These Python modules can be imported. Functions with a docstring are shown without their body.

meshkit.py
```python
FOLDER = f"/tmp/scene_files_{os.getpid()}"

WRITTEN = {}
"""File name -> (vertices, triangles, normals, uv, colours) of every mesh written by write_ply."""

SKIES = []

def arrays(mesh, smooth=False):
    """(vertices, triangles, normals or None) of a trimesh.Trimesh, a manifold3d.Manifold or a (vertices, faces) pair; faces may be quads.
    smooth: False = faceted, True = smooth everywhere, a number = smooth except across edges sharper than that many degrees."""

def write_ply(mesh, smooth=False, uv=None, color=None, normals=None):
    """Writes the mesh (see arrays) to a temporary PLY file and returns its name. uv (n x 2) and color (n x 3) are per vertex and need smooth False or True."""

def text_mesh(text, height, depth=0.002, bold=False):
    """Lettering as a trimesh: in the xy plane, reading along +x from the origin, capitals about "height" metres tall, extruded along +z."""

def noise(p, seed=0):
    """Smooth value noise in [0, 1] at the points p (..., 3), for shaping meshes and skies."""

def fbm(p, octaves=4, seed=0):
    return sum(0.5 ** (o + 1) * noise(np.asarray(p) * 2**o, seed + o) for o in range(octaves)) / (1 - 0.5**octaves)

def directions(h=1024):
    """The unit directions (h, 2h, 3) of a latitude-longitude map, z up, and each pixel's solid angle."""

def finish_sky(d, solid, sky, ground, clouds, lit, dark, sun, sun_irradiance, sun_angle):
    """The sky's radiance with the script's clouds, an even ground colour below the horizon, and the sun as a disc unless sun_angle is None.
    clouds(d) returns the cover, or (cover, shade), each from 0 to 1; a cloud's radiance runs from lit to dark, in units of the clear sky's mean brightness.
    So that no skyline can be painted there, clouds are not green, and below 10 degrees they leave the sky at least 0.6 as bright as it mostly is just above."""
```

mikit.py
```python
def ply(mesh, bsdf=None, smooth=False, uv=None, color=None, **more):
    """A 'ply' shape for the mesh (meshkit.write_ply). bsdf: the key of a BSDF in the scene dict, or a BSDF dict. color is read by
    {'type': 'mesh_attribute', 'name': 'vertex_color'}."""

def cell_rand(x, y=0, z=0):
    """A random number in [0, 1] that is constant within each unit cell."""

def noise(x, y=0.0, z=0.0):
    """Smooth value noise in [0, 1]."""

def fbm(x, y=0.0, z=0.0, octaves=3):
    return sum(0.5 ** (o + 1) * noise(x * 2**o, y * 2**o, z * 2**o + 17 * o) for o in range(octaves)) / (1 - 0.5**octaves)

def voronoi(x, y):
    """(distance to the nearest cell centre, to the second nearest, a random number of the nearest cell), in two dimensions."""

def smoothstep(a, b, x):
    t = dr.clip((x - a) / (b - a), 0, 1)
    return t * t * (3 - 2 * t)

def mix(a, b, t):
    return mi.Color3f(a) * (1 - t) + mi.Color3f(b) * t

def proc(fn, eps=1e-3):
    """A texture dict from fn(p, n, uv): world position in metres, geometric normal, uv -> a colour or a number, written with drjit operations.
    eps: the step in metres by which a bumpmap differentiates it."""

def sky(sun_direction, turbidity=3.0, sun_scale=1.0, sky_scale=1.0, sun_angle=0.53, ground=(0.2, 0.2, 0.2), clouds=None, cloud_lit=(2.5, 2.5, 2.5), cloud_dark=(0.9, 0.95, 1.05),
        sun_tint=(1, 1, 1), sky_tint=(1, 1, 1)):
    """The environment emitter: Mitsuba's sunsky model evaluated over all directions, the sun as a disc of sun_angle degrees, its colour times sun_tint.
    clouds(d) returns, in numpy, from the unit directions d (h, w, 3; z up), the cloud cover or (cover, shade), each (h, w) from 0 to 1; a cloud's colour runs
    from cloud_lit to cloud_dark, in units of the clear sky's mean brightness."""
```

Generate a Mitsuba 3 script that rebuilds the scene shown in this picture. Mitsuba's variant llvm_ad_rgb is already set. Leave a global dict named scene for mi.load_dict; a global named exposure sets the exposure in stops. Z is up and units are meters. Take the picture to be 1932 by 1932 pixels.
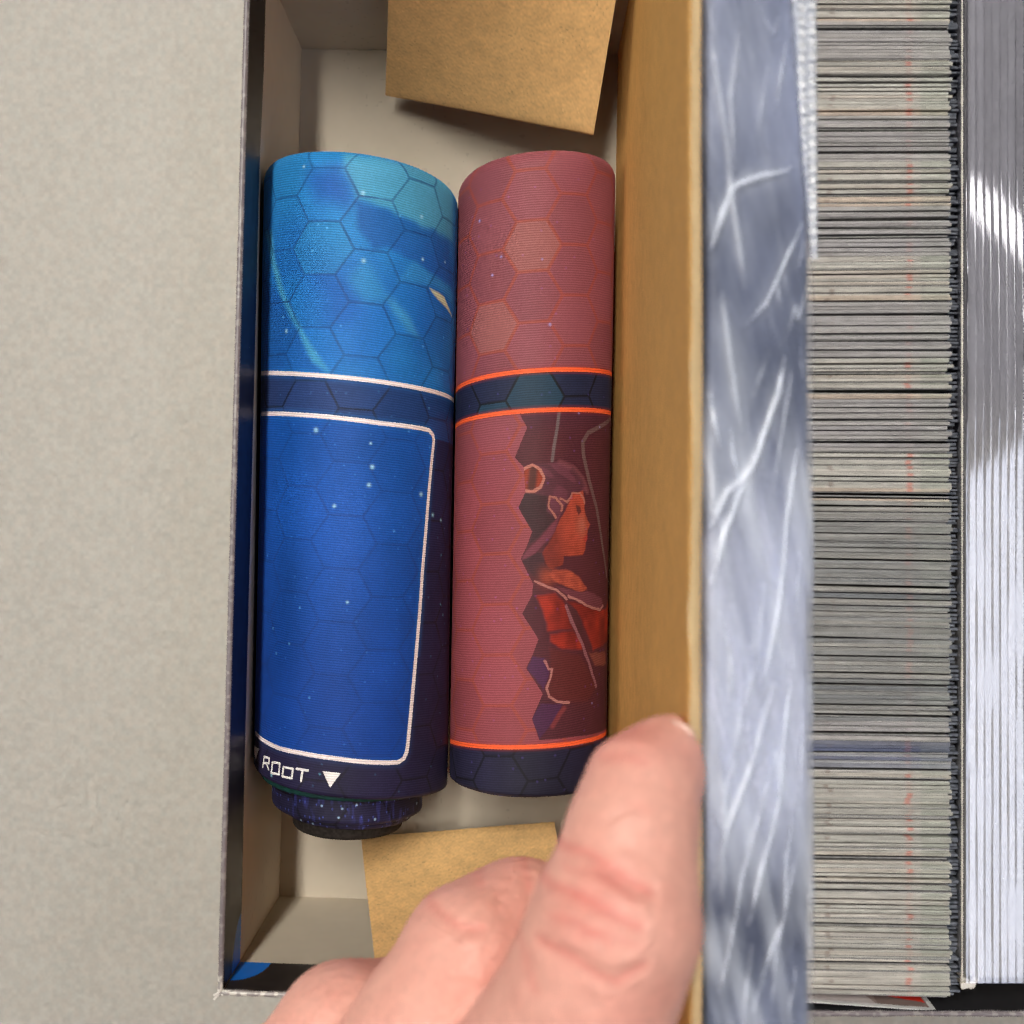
import math, random
import numpy as np, trimesh, mitsuba as mi, drjit as dr
import mikit, meshkit
from mikit import proc, noise, fbm, voronoi, cell_rand, smoothstep, mix

random.seed(7); RNG = np.random.default_rng(7)
T = mi.ScalarTransform4f
scene, labels = {}, {}

# ------------------------------------------------------------------ camera, lamps, exposure (units: metres, the table top is z = 0)
ZCAM = 0.258
scene['camera'] = {'type': 'thinlens', 'fov': 2 * math.degrees(math.atan(966 / 1981.0)), 'near_clip': 0.01, 'far_clip': 50.0,
                   'aperture_radius': 0.0011, 'focus_distance': 0.231,
                   'to_world': T().look_at(origin=[0, 0, ZCAM], target=[0, 0, 0], up=[0, 1, 0])}
exposure = 0.0
scene['room_light'] = {'type': 'constant', 'radiance': {'type': 'rgb', 'value': [0.028, 0.027, 0.026]}}


def rgb(*c):
    return {'type': 'rgb', 'value': list(c)}


def lamp(key, centre, toward, size, rgb, label, category):
    scene[key] = {'type': 'rectangle', 'to_world': T().look_at(origin=centre, target=toward, up=[0.01, 1, 0.02]) @ T().scale([size[0] / 2, size[1] / 2, 1]),
                  'bsdf': {'type': 'diffuse', 'reflectance': {'type': 'rgb', 'value': [.8, .8, .8]}},
                  'emitter': {'type': 'area', 'radiance': {'type': 'rgb', 'value': rgb}}}
    labels[key] = {'label': label, 'category': category}


lamp('ceiling_lamp', [-0.20, 0.70, 1.75], [0, 0, 0], (0.11, 1.5), [70, 66, 59], 'long narrow warm white ceiling lamp over the table', 'lamp')
scene['ceiling_lamp_001'] = {'type': 'rectangle', 'to_world': T().translate([1.12, 0.335, 1.75]).rotate([0, 0, 1], -39.7).rotate([1, 0, 0], 180).scale([0.40, 0.021, 1]),
                             'bsdf': {'type': 'diffuse', 'reflectance': rgb(.8, .8, .8)}, 'emitter': {'type': 'area', 'radiance': rgb(11, 10.7, 10.4)}}
labels['ceiling_lamp_001'] = {'label': 'second shorter slanting ceiling lamp to the right of the long one', 'category': 'lamp'}
lamp('window_001', [-1.35, 0.15, 1.05], [0, 0, 0.05], (1.1, 0.9), [1.7, 1.63, 1.52], 'broad soft white window on the left', 'window')
# a tall skylight high on the right, cut off at a slant: the film on the right mirrors it
SKY_Z, SKY = 1.75, [(0.72, 0.005), (1.10, 0.23), (1.10, -1.05), (0.72, -1.05)]
scene['skylight'] = {**mikit.ply((np.array([[x, y, SKY_Z] for x, y in SKY]), np.array([[0, 1, 2], [0, 2, 3]]))), 'bsdf': {'type': 'diffuse', 'reflectance': rgb(.8, .8, .8)},
                     'emitter': {'type': 'area', 'radiance': rgb(2.5, 2.65, 3.05)}}
labels['skylight'] = {'label': 'tall cool daylight window in the ceiling on the right', 'category': 'window'}


# ------------------------------------------------------------------ helpers
def lin(r, g, b):
    return [((x / 255 + 0.055) / 1.055) ** 2.4 if x > 10 else x / 255 / 12.92 for x in (r, g, b)]


def bsdf(key, base, rough=0.6, spec=0.5, bump=None, scale=1.0, eps=2e-4, **more):
    b = {'type': 'principled', 'base_color': base if isinstance(base, dict) else rgb(*base), 'roughness': rough, 'specular': spec, **more}
    if bump is not None:
        b = {'type': 'bumpmap', 'arbitrary': proc(bump, eps), 'scale': scale, 'bsdf': b}
    scene[key] = {'type': 'twosided', 'bsdf': b}
    return key


def numbered(key):
    if key not in USED:
        USED.add(key); return key
    n = 1
    while f'{key}_{n:03d}' in USED:
        n += 1
    USED.add(f'{key}_{n:03d}')
    return f'{key}_{n:03d}'


USED = set()


def thing(name, label, cat, group=None):
    key = numbered(name)
    labels[key] = {'label': label, 'category': cat}
    if group:
        labels[key]['group'] = group
    return key


def part(parent, name, mesh, mat, label=None, smooth=False, kind=None, **kw):
    key = numbered(f'{parent}__{name}' if parent else name)
    scene[key] = mesh if isinstance(mesh, dict) else mikit.ply(mesh, mat, smooth, **kw)
    if label or kind:
        labels[key] = {k: v for k, v in (('label', label), ('kind', kind)) if v}
    return key


def at(x_mm, y_mm, z):
    return np.array([x_mm * 1e-3, y_mm * 1e-3, z])


def cbox(x0, x1, y0, y1, z0, z1, c=0.0003):
    """A box with chamfered edges."""
    pts = []
    for sx in (0, 1):
        for sy in (0, 1):
            for sz in (0, 1):
                p = np.array([(x0, x1)[sx], (y0, y1)[sy], (z0, z1)[sz]])
                d = np.array([1 - 2 * sx, 1 - 2 * sy, 1 - 2 * sz]) * c
                for k in range(3):
                    q = p + d; q[k] = p[k]; pts.append(q)
    return trimesh.convex.convex_hull(np.array(pts))


def grid_faces(n, m, wrap=False):
    i, j = np.meshgrid(np.arange(n - 1), np.arange(m if wrap else m - 1), indexing='ij')
    a = i * m + j; b = i * m + (j + 1) % m; c = (i + 1) * m + (j + 1) % m; d = (i + 1) * m + j
    return np.stack([a, b, c, d], -1).reshape(-1, 4)


def rot(mesh, angle, axis, point=(0, 0, 0)):
    mesh = mesh.copy(); mesh.apply_transform(trimesh.transformations.rotation_matrix(angle, axis, point)); return mesh


# distances for flat print, in drjit
def seg_dist(x, y, pts):
    best = mi.Float(1e6)
    for (ax, ay), (bx, by) in zip(pts[:-1], pts[1:]):
        dx, dy = bx - ax, by - ay
        t = dr.clip(((x - ax) * dx + (y - ay) * dy) / (dx * dx + dy * dy + 1e-9), 0, 1)
        best = dr.minimum(best, dr.square(x - ax - t * dx) + dr.square(y - ay - t * dy))
    return dr.sqrt(best)


def inside(x, y, pts):
    odd = mi.Bool(False)
    for (ax, ay), (bx, by) in zip(pts, pts[1:] + pts[:1]):
        if ay == by:
            continue
        odd ^= ((ay > y) != (by > y)) & (x < (bx - ax) * (y - ay) / (by - ay) + ax)
    return odd


def soft(x, y, pts, w):
    """1 inside the outline, 0 outside, with an edge w wide."""
    d = seg_dist(x, y, pts + pts[:1])
    return smoothstep(-w, w, dr.select(inside(x, y, pts), d, -d))


def hexes(x, y, o, e1, e2):
    """(distance to the nearest edge, random number of the cell, centre) of a lattice of hexagons."""
    det = e1[0] * e2[1] - e1[1] * e2[0]
    dx, dy = x - o[0], y - o[1]
    a = (dx * e2[1] - dy * e2[0]) / det; b = (dy * e1[0] - dx * e1[1]) / det
    s = math.sqrt(3)
    ax, ay = dr.round(a / 3) * 3, dr.round(b / s) * s
    bx, by = dr.round((a - 1.5) / 3) * 3 + 1.5, dr.round((b - s / 2) / s) * s + s / 2
    near = dr.square(a - ax) + dr.square(b - ay) < dr.square(a - bx) + dr.square(b - by)
    cx, cy = dr.select(near, ax, bx), dr.select(near, ay, by)
    u, v = dr.abs(a - cx), dr.abs(b - cy)
    return s / 2 - dr.maximum(v, u * s / 2 + v / 2), cell_rand(cx * 2 + 0.5, cy * 2 + 0.5, 3), cx, cy


# ------------------------------------------------------------------ measured outlines: print in mm on the unrolled cloth (from the crest, along the axis), the rest in place
BLUE = {
    'line': [(-25.6, 29), (-11.2, 28.2), (-4.7, 27.8), (2.2, 27.2), (9.1, 26.7), (15.4, 26.2), (21.4, 25.7), (30.9, 25.2)],
    'frame': [(-25.5, 20.8), (-13.4, 20.1), (-3.1, 19.3), (7.8, 18.3), (17.9, 17.8), (19.8, 17.6), (21.1, 16.7), (21.5, 15.6), (21, 12), (20.2, 5.2), (19.4, -3.8), (18.6, -11.8), (18, -20.1), (15.3, -47.6), (15, -49.6), (14.3, -50.9), (13, -51.5), (11, -51.4), (6.3, -50.9), (-0.4, -50), (-7.5, -49.4), (-13.3, -49.1), (-19.4, -48.4), (-24.3, -47.9)],
    'root': [[(-19.2, -54.1), (-18.6, -51.8), (-16.5, -51.7), (-16.6, -52.8), (-18.7, -53.1)], [(-17.6, -53), (-16.7, -54.1)], [(-15.3, -52.3), (-13, -52.2), (-13.2, -54.5), (-15.7, -54.6), (-15.3, -52.3)], [(-11.9, -52.8), (-9.4, -52.8), (-9.7, -54.8), (-12.2, -54.8), (-11.9, -52.8)], [(-8.5, -52.7), (-5.9, -52.8)], [(-7.1, -52.8), (-7.4, -55.1)]],
    'tri': [(-2.7, -52.7), (1, -53), (-1.1, -56)],
    'tri2': [(-28.5, -51.2), (-21.3, -50.6), (-23.9, -53.6)],
    'stars': [(5.8, 14.1), (6.2, 9.3), (-1.3, 1.2), (1.7, -18.3), (17.8, 4), (21.6, -0.3), (24.9, -1.4), (-5.5, 16.6), (5.6, 5.6), (17, 53.2), (24.4, 54.1), (3.7, 51.2), (-13.5, 37.2), (-9.5, 70.7), (3.3, 65), (16.5, 62), (-15.6, -55.1)],
    'teal': [(-0.8, 73.2), (27.5, 71.8), (28.1, 59.8), (21.7, 59.7), (16.4, 60), (8.5, 62.3), (4.3, 63.7), (2.1, 64.1), (-0.7, 69.3)],
    'dark1': [(-7.7, 69.9), (-1.6, 69.9), (1.4, 64.5), (-0.3, 62), (-6.1, 64), (-8.6, 67.3)],
    'dark2': [(2.1, 63.4), (8.5, 62), (16.4, 59.8), (25.8, 59.2), (29, 48.9), (19.3, 50.4), (14.1, 52.3), (8.6, 54.6), (5.8, 53.8), (2.5, 57.9)],
    'light2': [(14.1, 52.1), (19.7, 50.4), (29, 48.3), (29.2, 46), (20.7, 47.9), (11.1, 47.5)],
    'beam': [(-24, 60.2), (-19.5, 59), (-17.8, 52.7), (-13.9, 44.6), (-9.3, 37.2), (-3, 28.3), (-6.6, 30.5), (-11.4, 39.3), (-15.5, 45), (-20, 53.1)],
    'dark3': [(-25.5, 51.3), (-15.7, 44.8), (-10, 36.7), (-4.7, 28.3), (-25.7, 29.5)],
    'beam2': [(4, 51.5), (5.9, 49.7), (7.6, 46.8), (9.1, 44.5), (7.7, 42.7), (3.3, 42.6), (0.5, 47.5)],
    'beam3': [(8.8, 43.9), (10.6, 43.8), (13.7, 40.6), (16.6, 36.7), (13.5, 37.5), (10, 41.5)],
    'feather': [(19.4, 47.5), (21.9, 47.1), (24.4, 46.5), (26.1, 45.1), (28.8, 43), (25.1, 44.5), (21.7, 45.7)],
}
RED = {
    'line1': [(-21.7, 26.6), (-12.8, 28.3), (-6.6, 29.4), (1.2, 29.8), (9, 29.8), (24.1, 30.5)],
    'line2': [(-21.3, 18.7), (-11.5, 20.6), (-4.2, 21.7), (2.2, 22.2), (10.8, 22.3), (23.4, 22.4)],
    'line3': [(-24.2, -50.8), (-9.2, -49.2), (0.2, -48.9), (9.7, -48.8), (22.3, -49.1)],
    'ground': [(-3.3, 20.8), (-1.5, 17.7), (-4, 11.4), (-2.1, 9.4), (-1.6, 4.2), (-3.1, 0.9), (-0.1, -4.1), (-1.2, -7.3), (-2.4, -9.9), (0.3, -15.1), (0.1, -17.5), (-1.9, -21.4), (1.6, -26.7), (0.4, -30), (-0.9, -32.8), (2.7, -38.2), (0.5, -43.4), (2.1, -47.9), (9.1, -47.6), (26.1, -48.2), (40, -48), (40, 30)],
    'hair': [(-0.7, 10.1), (5.7, 10.6), (8.9, 9.5), (11.4, 7.3), (12.9, 4.5), (10.4, 4.8), (8.5, 4.2), (7.6, 2.1), (6.3, 0.7), (5, -1.3), (1.2, -5.4), (-0.8, -7), (-0.1, -4.1), (-3.1, 0.9), (-1.6, 4.2), (-1.9, 9.4)],
    'nape': [(-1.6, 4.1), (3.1, 3.5), (2.9, 0.3), (5, -1.3), (1.2, -5.4), (-0.8, -7), (-0.1, -4.1), (-3.1, 0.9)],
    'face': [(8.7, 4), (11.5, 4.8), (12.2, 2.8), (12.1, 1), (12.6, -0.8), (14, -2.5), (13.1, -3.5), (13.1, -5.3), (12.6, -6.4), (12.5, -8), (11.8, -9.2), (6.7, -9.1), (6.6, -11), (4.4, -12.2), (2.7, -10.6), (2, -8.6), (4.6, -4.4), (5.9, -1.3), (7.6, 1.5)],
    'cheek': (11.4, -2.7),
    'eye': [(9.7, 1.7), (10.8, 1.3), (11.2, 0.2), (10.4, -0.5), (9.9, 0.6)],
    'lips': [(13.1, -4.7), (13.2, -5.6), (12.6, -6.2), (11.7, -5.5)],
    'strap': [(5, -1.3), (6.2, 0.5), (4.6, -4.4), (0.6, -8.6), (-2.1, -10.3), (-1.4, -8.3), (1.2, -5.8)],
    'neck': [(-2.1, -10.3), (0.6, -8.2), (2, -8.6), (2.7, -10.6), (4.4, -12.2), (4.4, -15.4), (1.3, -14.7), (-0.9, -11.9)],
    'ear': [(4.9, -1), (3.4, 1), (3.4, 3.4), (4.9, 3.2), (6.3, 1.4), (6.1, 0.4)],
    'brow': [(5.8, 3), (7.4, 2.1), (8.3, 3.2), (8.7, 4.2), (10.7, 4.3), (11.9, 3.1), (12.1, 2)],
    'bun': [(-2, 9), (-0.4, 9.9), (1.3, 9.1), (2.2, 7.3), (1.6, 5.3), (0.2, 4.2), (-1.6, 4.3)],
    'wire': [(5.3, 21.3), (4.9, 17.8), (4.3, 14.2), (3.9, 10.9)],
    'pod': [(24.4, 21.3), (17, 18.8), (12.9, 17.2), (11.3, 15.1), (11.6, 12.2), (13.4, 7), (16.3, 0.9), (19.3, -7.5), (22.5, -14)],
    'collar': [(4.4, -12.2), (7.9, -12.2), (10.8, -13.5), (13.1, -16), (13.2, -16.5), (11, -16.9), (4.6, -14.6), (3.6, -13)],
    'rim': [(5.3, -15.8), (11.3, -16.8), (14.6, -17.1), (19.2, -18.7), (20.3, -20.7), (17.7, -21.1), (8.1, -17.7)],
    'rimline': [(8.1, -17.7), (13.3, -19.8), (18.2, -21.1), (20, -20.3)],
    'strapline': [(0.6, -14.6), (3.2, -15.7), (5.6, -16.6), (7.6, -18.2)],
    'back': [(0.8, -17.5), (4.9, -17.1), (7.1, -18.9), (9.2, -24.6), (3.6, -24.9), (2.4, -20.4)],
    'waist': [(4.1, -25.6), (9.2, -25), (11.6, -27.4), (11.9, -29.3), (6.7, -28.8), (4.1, -27.1)],
    'chest': [(7.8, -18.7), (18.2, -21.2), (21.9, -21.3), (36, -14), (36, -27), (15.7, -29.6), (13.4, -26), (11.1, -22), (8.6, -19.4)],
    'hole': [(7.1, -18.9), (10.3, -20.8), (12.3, -24.7), (11.7, -26.8), (9.8, -24.6)],
    'arm': [(7.6, -19.8), (9.5, -23.9), (11.6, -27.4), (13.6, -31.2), (16.8, -37.5)],
    'cuff': [(14.2, -30.1), (22.1, -30.6), (22.8, -33.5), (16.3, -33.3)],
    'sleeve': [(3.9, -28.5), (11.6, -30.4), (16.8, -37.8), (13.8, -40.4), (8.5, -40.3), (3.8, -38.8), (4.4, -33.2)],
    'sleeveline': [(2.8, -31.4), (3.8, -33.2), (4.7, -33.1), (3.6, -37.2), (4.1, -38.8), (6, -40), (8.5, -40.4)],
    'hexa': [(0.4, -30.3), (2.8, -30.7), (4, -33.4), (2.9, -37.4), (-0.8, -32.7)],
    'hexb': [(0.5, -43.4), (2.2, -40.3), (7.2, -40.5), (4.6, -44.6), (2.1, -47.7)],
    'shine': [(7.5, -41.4), (6.5, -42.5), (4.9, -45.1)],
    'stars': [(15.4, -41.1), (12.3, -49.3), (10.1, 21.2), (17, 18.7), (-13.6, 62.3), (-7.8, 53.9), (1.1, 53.2), (3, 39.5), (-9.9, 50.2)],
}
CREASES = [
    [(31.1, 24.8), (34.7, 28.5), (37.7, 34.5), (40.7, 40.5)],
    [(26.3, 34.8), (29.8, 43.8), (34.1, 45.9), (38.0, 47.2), (38.9, 48.0)],
    [(32.9, 70.0), (34.4, 67.3), (35.9, 65.5), (36.8, 68.2)],
    [(38.0, 65.5), (37.2, 60.9), (36.2, 55.3)],
    [(35.1, 60.9), (34.1, 54.9), (33.2, 50.7)],
    [(36.2, 32.4), (36.9, 27.9)],
    [(37.3, 33.3), (37.9, 30.0)],
    [(37.7, 23.7), (39.3, 28.5), (39.8, 26.7), (41.5, 32.1)],
    [(39.8, 33.9), (41.0, 37.8)],
    [(34.7, 28.5), (35.9, 23.2)],
    [(26.4, 63.1), (28.7, 50.4), (31.4, 30.0)],
    [(37.5, 21.4), (36.8, 17.2), (35.3, 13.3), (32.6, 6.1), (31.1, 4.0), (29.0, 2.8), (26.3, -2.3)],
    [(31.4, 3.7), (28.7, -2.3), (26.3, -9.9)],
    [(26.3, 16.0), (27.8, 8.2)],
    [(29.3, 11.4), (30.2, 4.9), (31.4, 3.7)],
    [(35.1, 22.3), (33.5, 17.8), (32.6, 15.6)],
    [(39.6, 8.8), (38.0, -0.9), (36.8, -12.9), (35.1, -20.4), (34.1, -23.5)],
    [(40.1, -5.4), (39.3, -15.5)],
    [(39.0, -18.3), (38.6, -23.5)],
    [(40.1, 23.2), (40.7, 18.7)],
    [(38.6, -23.2), (37.5, -32.5), (36.9, -40.0), (35.3, -44.8), (32.0, -55.9)],
    [(36.5, -33.1), (34.1, -40.0), (31.1, -48.8), (29.6, -56.3), (27.5, -65.3)],
    [(40.7, -28.0), (40.1, -39.4)],
    [(39.3, -40.0), (38.0, -47.2), (37.7, -55.9), (34.7, -62.2), (32.9, -68.2)],
    [(32.6, -58.7), (31.1, -70.0)],
    [(39.6, -63.5), (38.3, -70.0)],
    [(35.9, -24.0), (32.9, -33.7), (28.7, -42.7), (26.6, -50.3)],
    [(27.5, -31.4), (28.5, -40.1), (28.0, -53.2)],
    [(31.1, -23.5), (29.8, -33.6), (27.1, -43.0)],
    [(34.3, -9.7), (33.2, -20.6), (30.0, -31.4)],
    [(27.8, -13.3), (29.4, -19.8), (29.0, -26.4)],
    [(32.9, -15.5), (32.3, -21.3)],
    [(28.0, 29.4), (29.4, 19.3), (30.9, 10.6)],
    [(38.7, 19.3), (36.5, 7.7), (35.4, 0.4)],
    [(30.7, 65.6), (29.4, 55.5), (30.0, 46.1)],
    [(39.6, -47.4), (36.5, -60.4), (35.4, -70.0)],
]
FAR_FLAP_TL, FAR_FLAP_TR = (-0.02340, 0.11650, 0.05480), (0.02296, 0.11650, 0.05480)
FAR_FLAP_BL, FAR_FLAP_BR = (-0.02992, 0.09877, 0.01000), (0.01780, 0.08242, 0.02900)
NEAR_FLAP_TL, NEAR_FLAP_TR = (-0.03510, -0.07575, 0.01400), (0.00961, -0.07040, 0.02000)
NEAR_FLAP_BL, NEAR_FLAP_BR = (-0.02564, -0.09478, 0.05480), (0.01436, -0.09578, 0.05480)
SLIPPED = [(0.05540, -0.09560, 0.0524), (0.08300, -0.09745, 0.0526), (0.0815, -0.0942, 0.034), (0.0554, -0.0928, 0.034)]
FINGERS = [[(0.0232, -0.0312, 0.1150, 0.0034), (0.0206, -0.0327, 0.1180, 0.0050), (0.0169, -0.0358, 0.1220, 0.0070), (0.0150, -0.0411, 0.1255, 0.0078), (0.0128, -0.0501, 0.1290, 0.0100), (0.0102, -0.0580, 0.1280, 0.0102), (0.0023, -0.0765, 0.1220, 0.0132)],
           [(0.0137, -0.0754, 0.0700, 0.0070), (0.0069, -0.0668, 0.0860, 0.0084), (0.0011, -0.0637, 0.0960, 0.0094), (-0.0056, -0.0666, 0.1010, 0.0106), (-0.0130, -0.0768, 0.1025, 0.0104), (-0.0238, -0.0928, 0.1040, 0.0122)],
           [(-0.0105, -0.0885, 0.0620, 0.0070), (-0.0153, -0.0849, 0.0760, 0.0082), (-0.0270, -0.0832, 0.0900, 0.0102), (-0.0349, -0.0922, 0.0940, 0.0107), (-0.0414, -0.1034, 0.0960, 0.0122)],
           [(-0.0326, -0.1093, 0.0600, 0.0060), (-0.0381, -0.1046, 0.0720, 0.0070), (-0.0443, -0.1040, 0.0810, 0.0085), (-0.0491, -0.1115, 0.0860, 0.0090), (-0.0537, -0.1213, 0.0880, 0.0105)],
           [(0.0147, -0.1008, 0.1000, 0.0110), (0.0176, -0.0917, 0.0950, 0.0105), (0.0218, -0.0844, 0.0880, 0.0090), (0.0248, -0.0794, 0.0820, 0.0075)]]
PALM = [(np.array((0.0053, -0.0877, 0.1160)), 0.0130), (np.array((-0.0103, -0.0980, 0.1080)), 0.0135), (np.array((-0.0235, -0.1024, 0.1060)), 0.0130), (np.array((-0.0425, -0.1174, 0.0980)), 0.0125), (np.array((-.012, -.118, .108)), .018), (np.array((.006, -.135, .103)), .020), (np.array((.011, -.102, .112)), .0145), (np.array((.012, -.120, .108)), .018), (np.array((.004, -.185, .100)), .024)]
HAND_CREASES = [([(5.8, -40.9), (9.0, -40.5), (11.9, -41.7), (15.8, -43.9)], 0.00045, 0.75),
                ([(3.8, -44.6), (6.9, -44.3), (9.8, -45.1), (12.7, -46.3), (14.5, -47.2)], 0.0005, 0.8),
                ([(3.3, -50.2), (7.0, -50.9), (9.5, -52.4), (11.8, -53.1), (14.8, -51.2)], 0.00034, 0.7),
                ([(6.4, -42.4), (10.0, -41.9), (13.7, -44.2)], 0.00022, 0.6),
                ([(4.5, -47.2), (7.5, -47.0), (11.1, -48.7)], 0.0002, 0.6),
                ([(8.1, -48.1), (11.1, -47.6), (14.2, -49.0)], 0.00018, 0.7),
                ([(10.0, -42.4), (12.5, -42.9)], 0.00015, 0.6),
                ([(11.4, -31.1), (14.0, -30.6), (16.3, -31.1)], 0.0002, 0.7),
                ([(14.0, -35.0), (16.3, -35.8)], 0.0001, 0.6),
                ([(-12.1, -52.3), (-8.0, -51.2), (-5.2, -51.8)], 0.00022, 0.7),
                ([(-14.5, -54.5), (-9.3, -54.3), (-4.5, -55.2)], 0.00022, 0.7),
                ([(-15.4, -57.2), (-11.3, -57.7), (-7.2, -58.9), (-4.2, -59.0)], 0.00028, 0.8),
                ([(-0.8, -50.1), (1.4, -52.3), (2.5, -55.6)], 0.00025, 0.9)]
RED_SPOTS = [(7.8, -48.1, 138.0, 5, 0.22), (1.4, -55.9, 107.0, 5, 0.35), (15.9, -29.2, 123.0, 4, 0.5), (13.1, -57.0, 137.0, 6, 0.2), (1.4, -67.4, 112.0, 4, 0.5), (-28.8, -70.4, 102.0, 5, 0.3), (-6.6, -54.5, 122.0, 6, 0.2), (9.9, -43.9, 138.0, 5, 0.25)]
NAIL = (0.0205, -0.0305, 0.1190)

# ------------------------------------------------------------------ the table
def table_col(p, n, uv):
    g = fbm(p.x * 900, p.y * 900, 1.0, 3) - 0.5
    m = fbm(p.x * 330, p.y * 330, 5.0, 3) - 0.5
    t = fbm(p.x * 25, p.y * 25, 9.0, 2) - 0.5
    c = mi.Color3f(0.430, 0.411, 0.380) * (1 + 0.20 * g + 0.05 * m + 0.03 * t)
    tint = (fbm(p.x * 700, p.y * 700, 33.0, 2) - 0.5) * 0.05
    return c * mi.Color3f(1 + tint, 1 - tint * 0.4, 1 - tint)


def table_bump(p, n, uv):
    return fbm(p.x * 800, p.y * 800, 0.0, 3) + 0.3 * noise(p.x * 1700, p.y * 1700, 4.0)


bsdf('table_laminate', proc(table_col), 0.5, 0.4, table_bump, 0.00030, 2e-4)
part(None, 'table', trimesh.creation.box(extents=(1.4, 1.4, 0.03), transform=trimesh.transformations.translation_matrix((0.1, 0, -0.015))), 'table_laminate')
labels['table'] = {'label': 'grey speckled laminate table top under the box', 'category': 'table', 'kind': 'structure'}


# ------------------------------------------------------------------ the open game box (turned 1.6 degrees)
ZF, ZR, TH = 0.002, 0.053, 0.0009
NL, FL, FR, NR, NM = (-0.0567, -0.0936), (-0.0512, 0.1129), (0.175, 0.1090), (0.172, -0.0978), (0.0580, -0.0977)      # inner corners; the near wall is a little bent


def paper_bump(p, n, uv):
    return fbm(p.x * 1500, p.y * 1500, p.z * 1500, 2)


def paper_col(p, n, uv):
    f = fbm(p.x * 260, p.y * 260, p.z * 260, 3) - 0.5
    speck = smoothstep(0.82, 0.88, noise(p.x * 1100, p.y * 1100, p.z * 1100)) * smoothstep(0.55, 0.7, noise(p.x * 90, p.y * 90, 3.0))
    return mi.Color3f(0.56, 0.50, 0.41) * (1 + 0.07 * f) * (1 - 0.12 * speck)


bsdf('box_paper', proc(paper_col), 0.75, 0.25, paper_bump, 0.00003)


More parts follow.
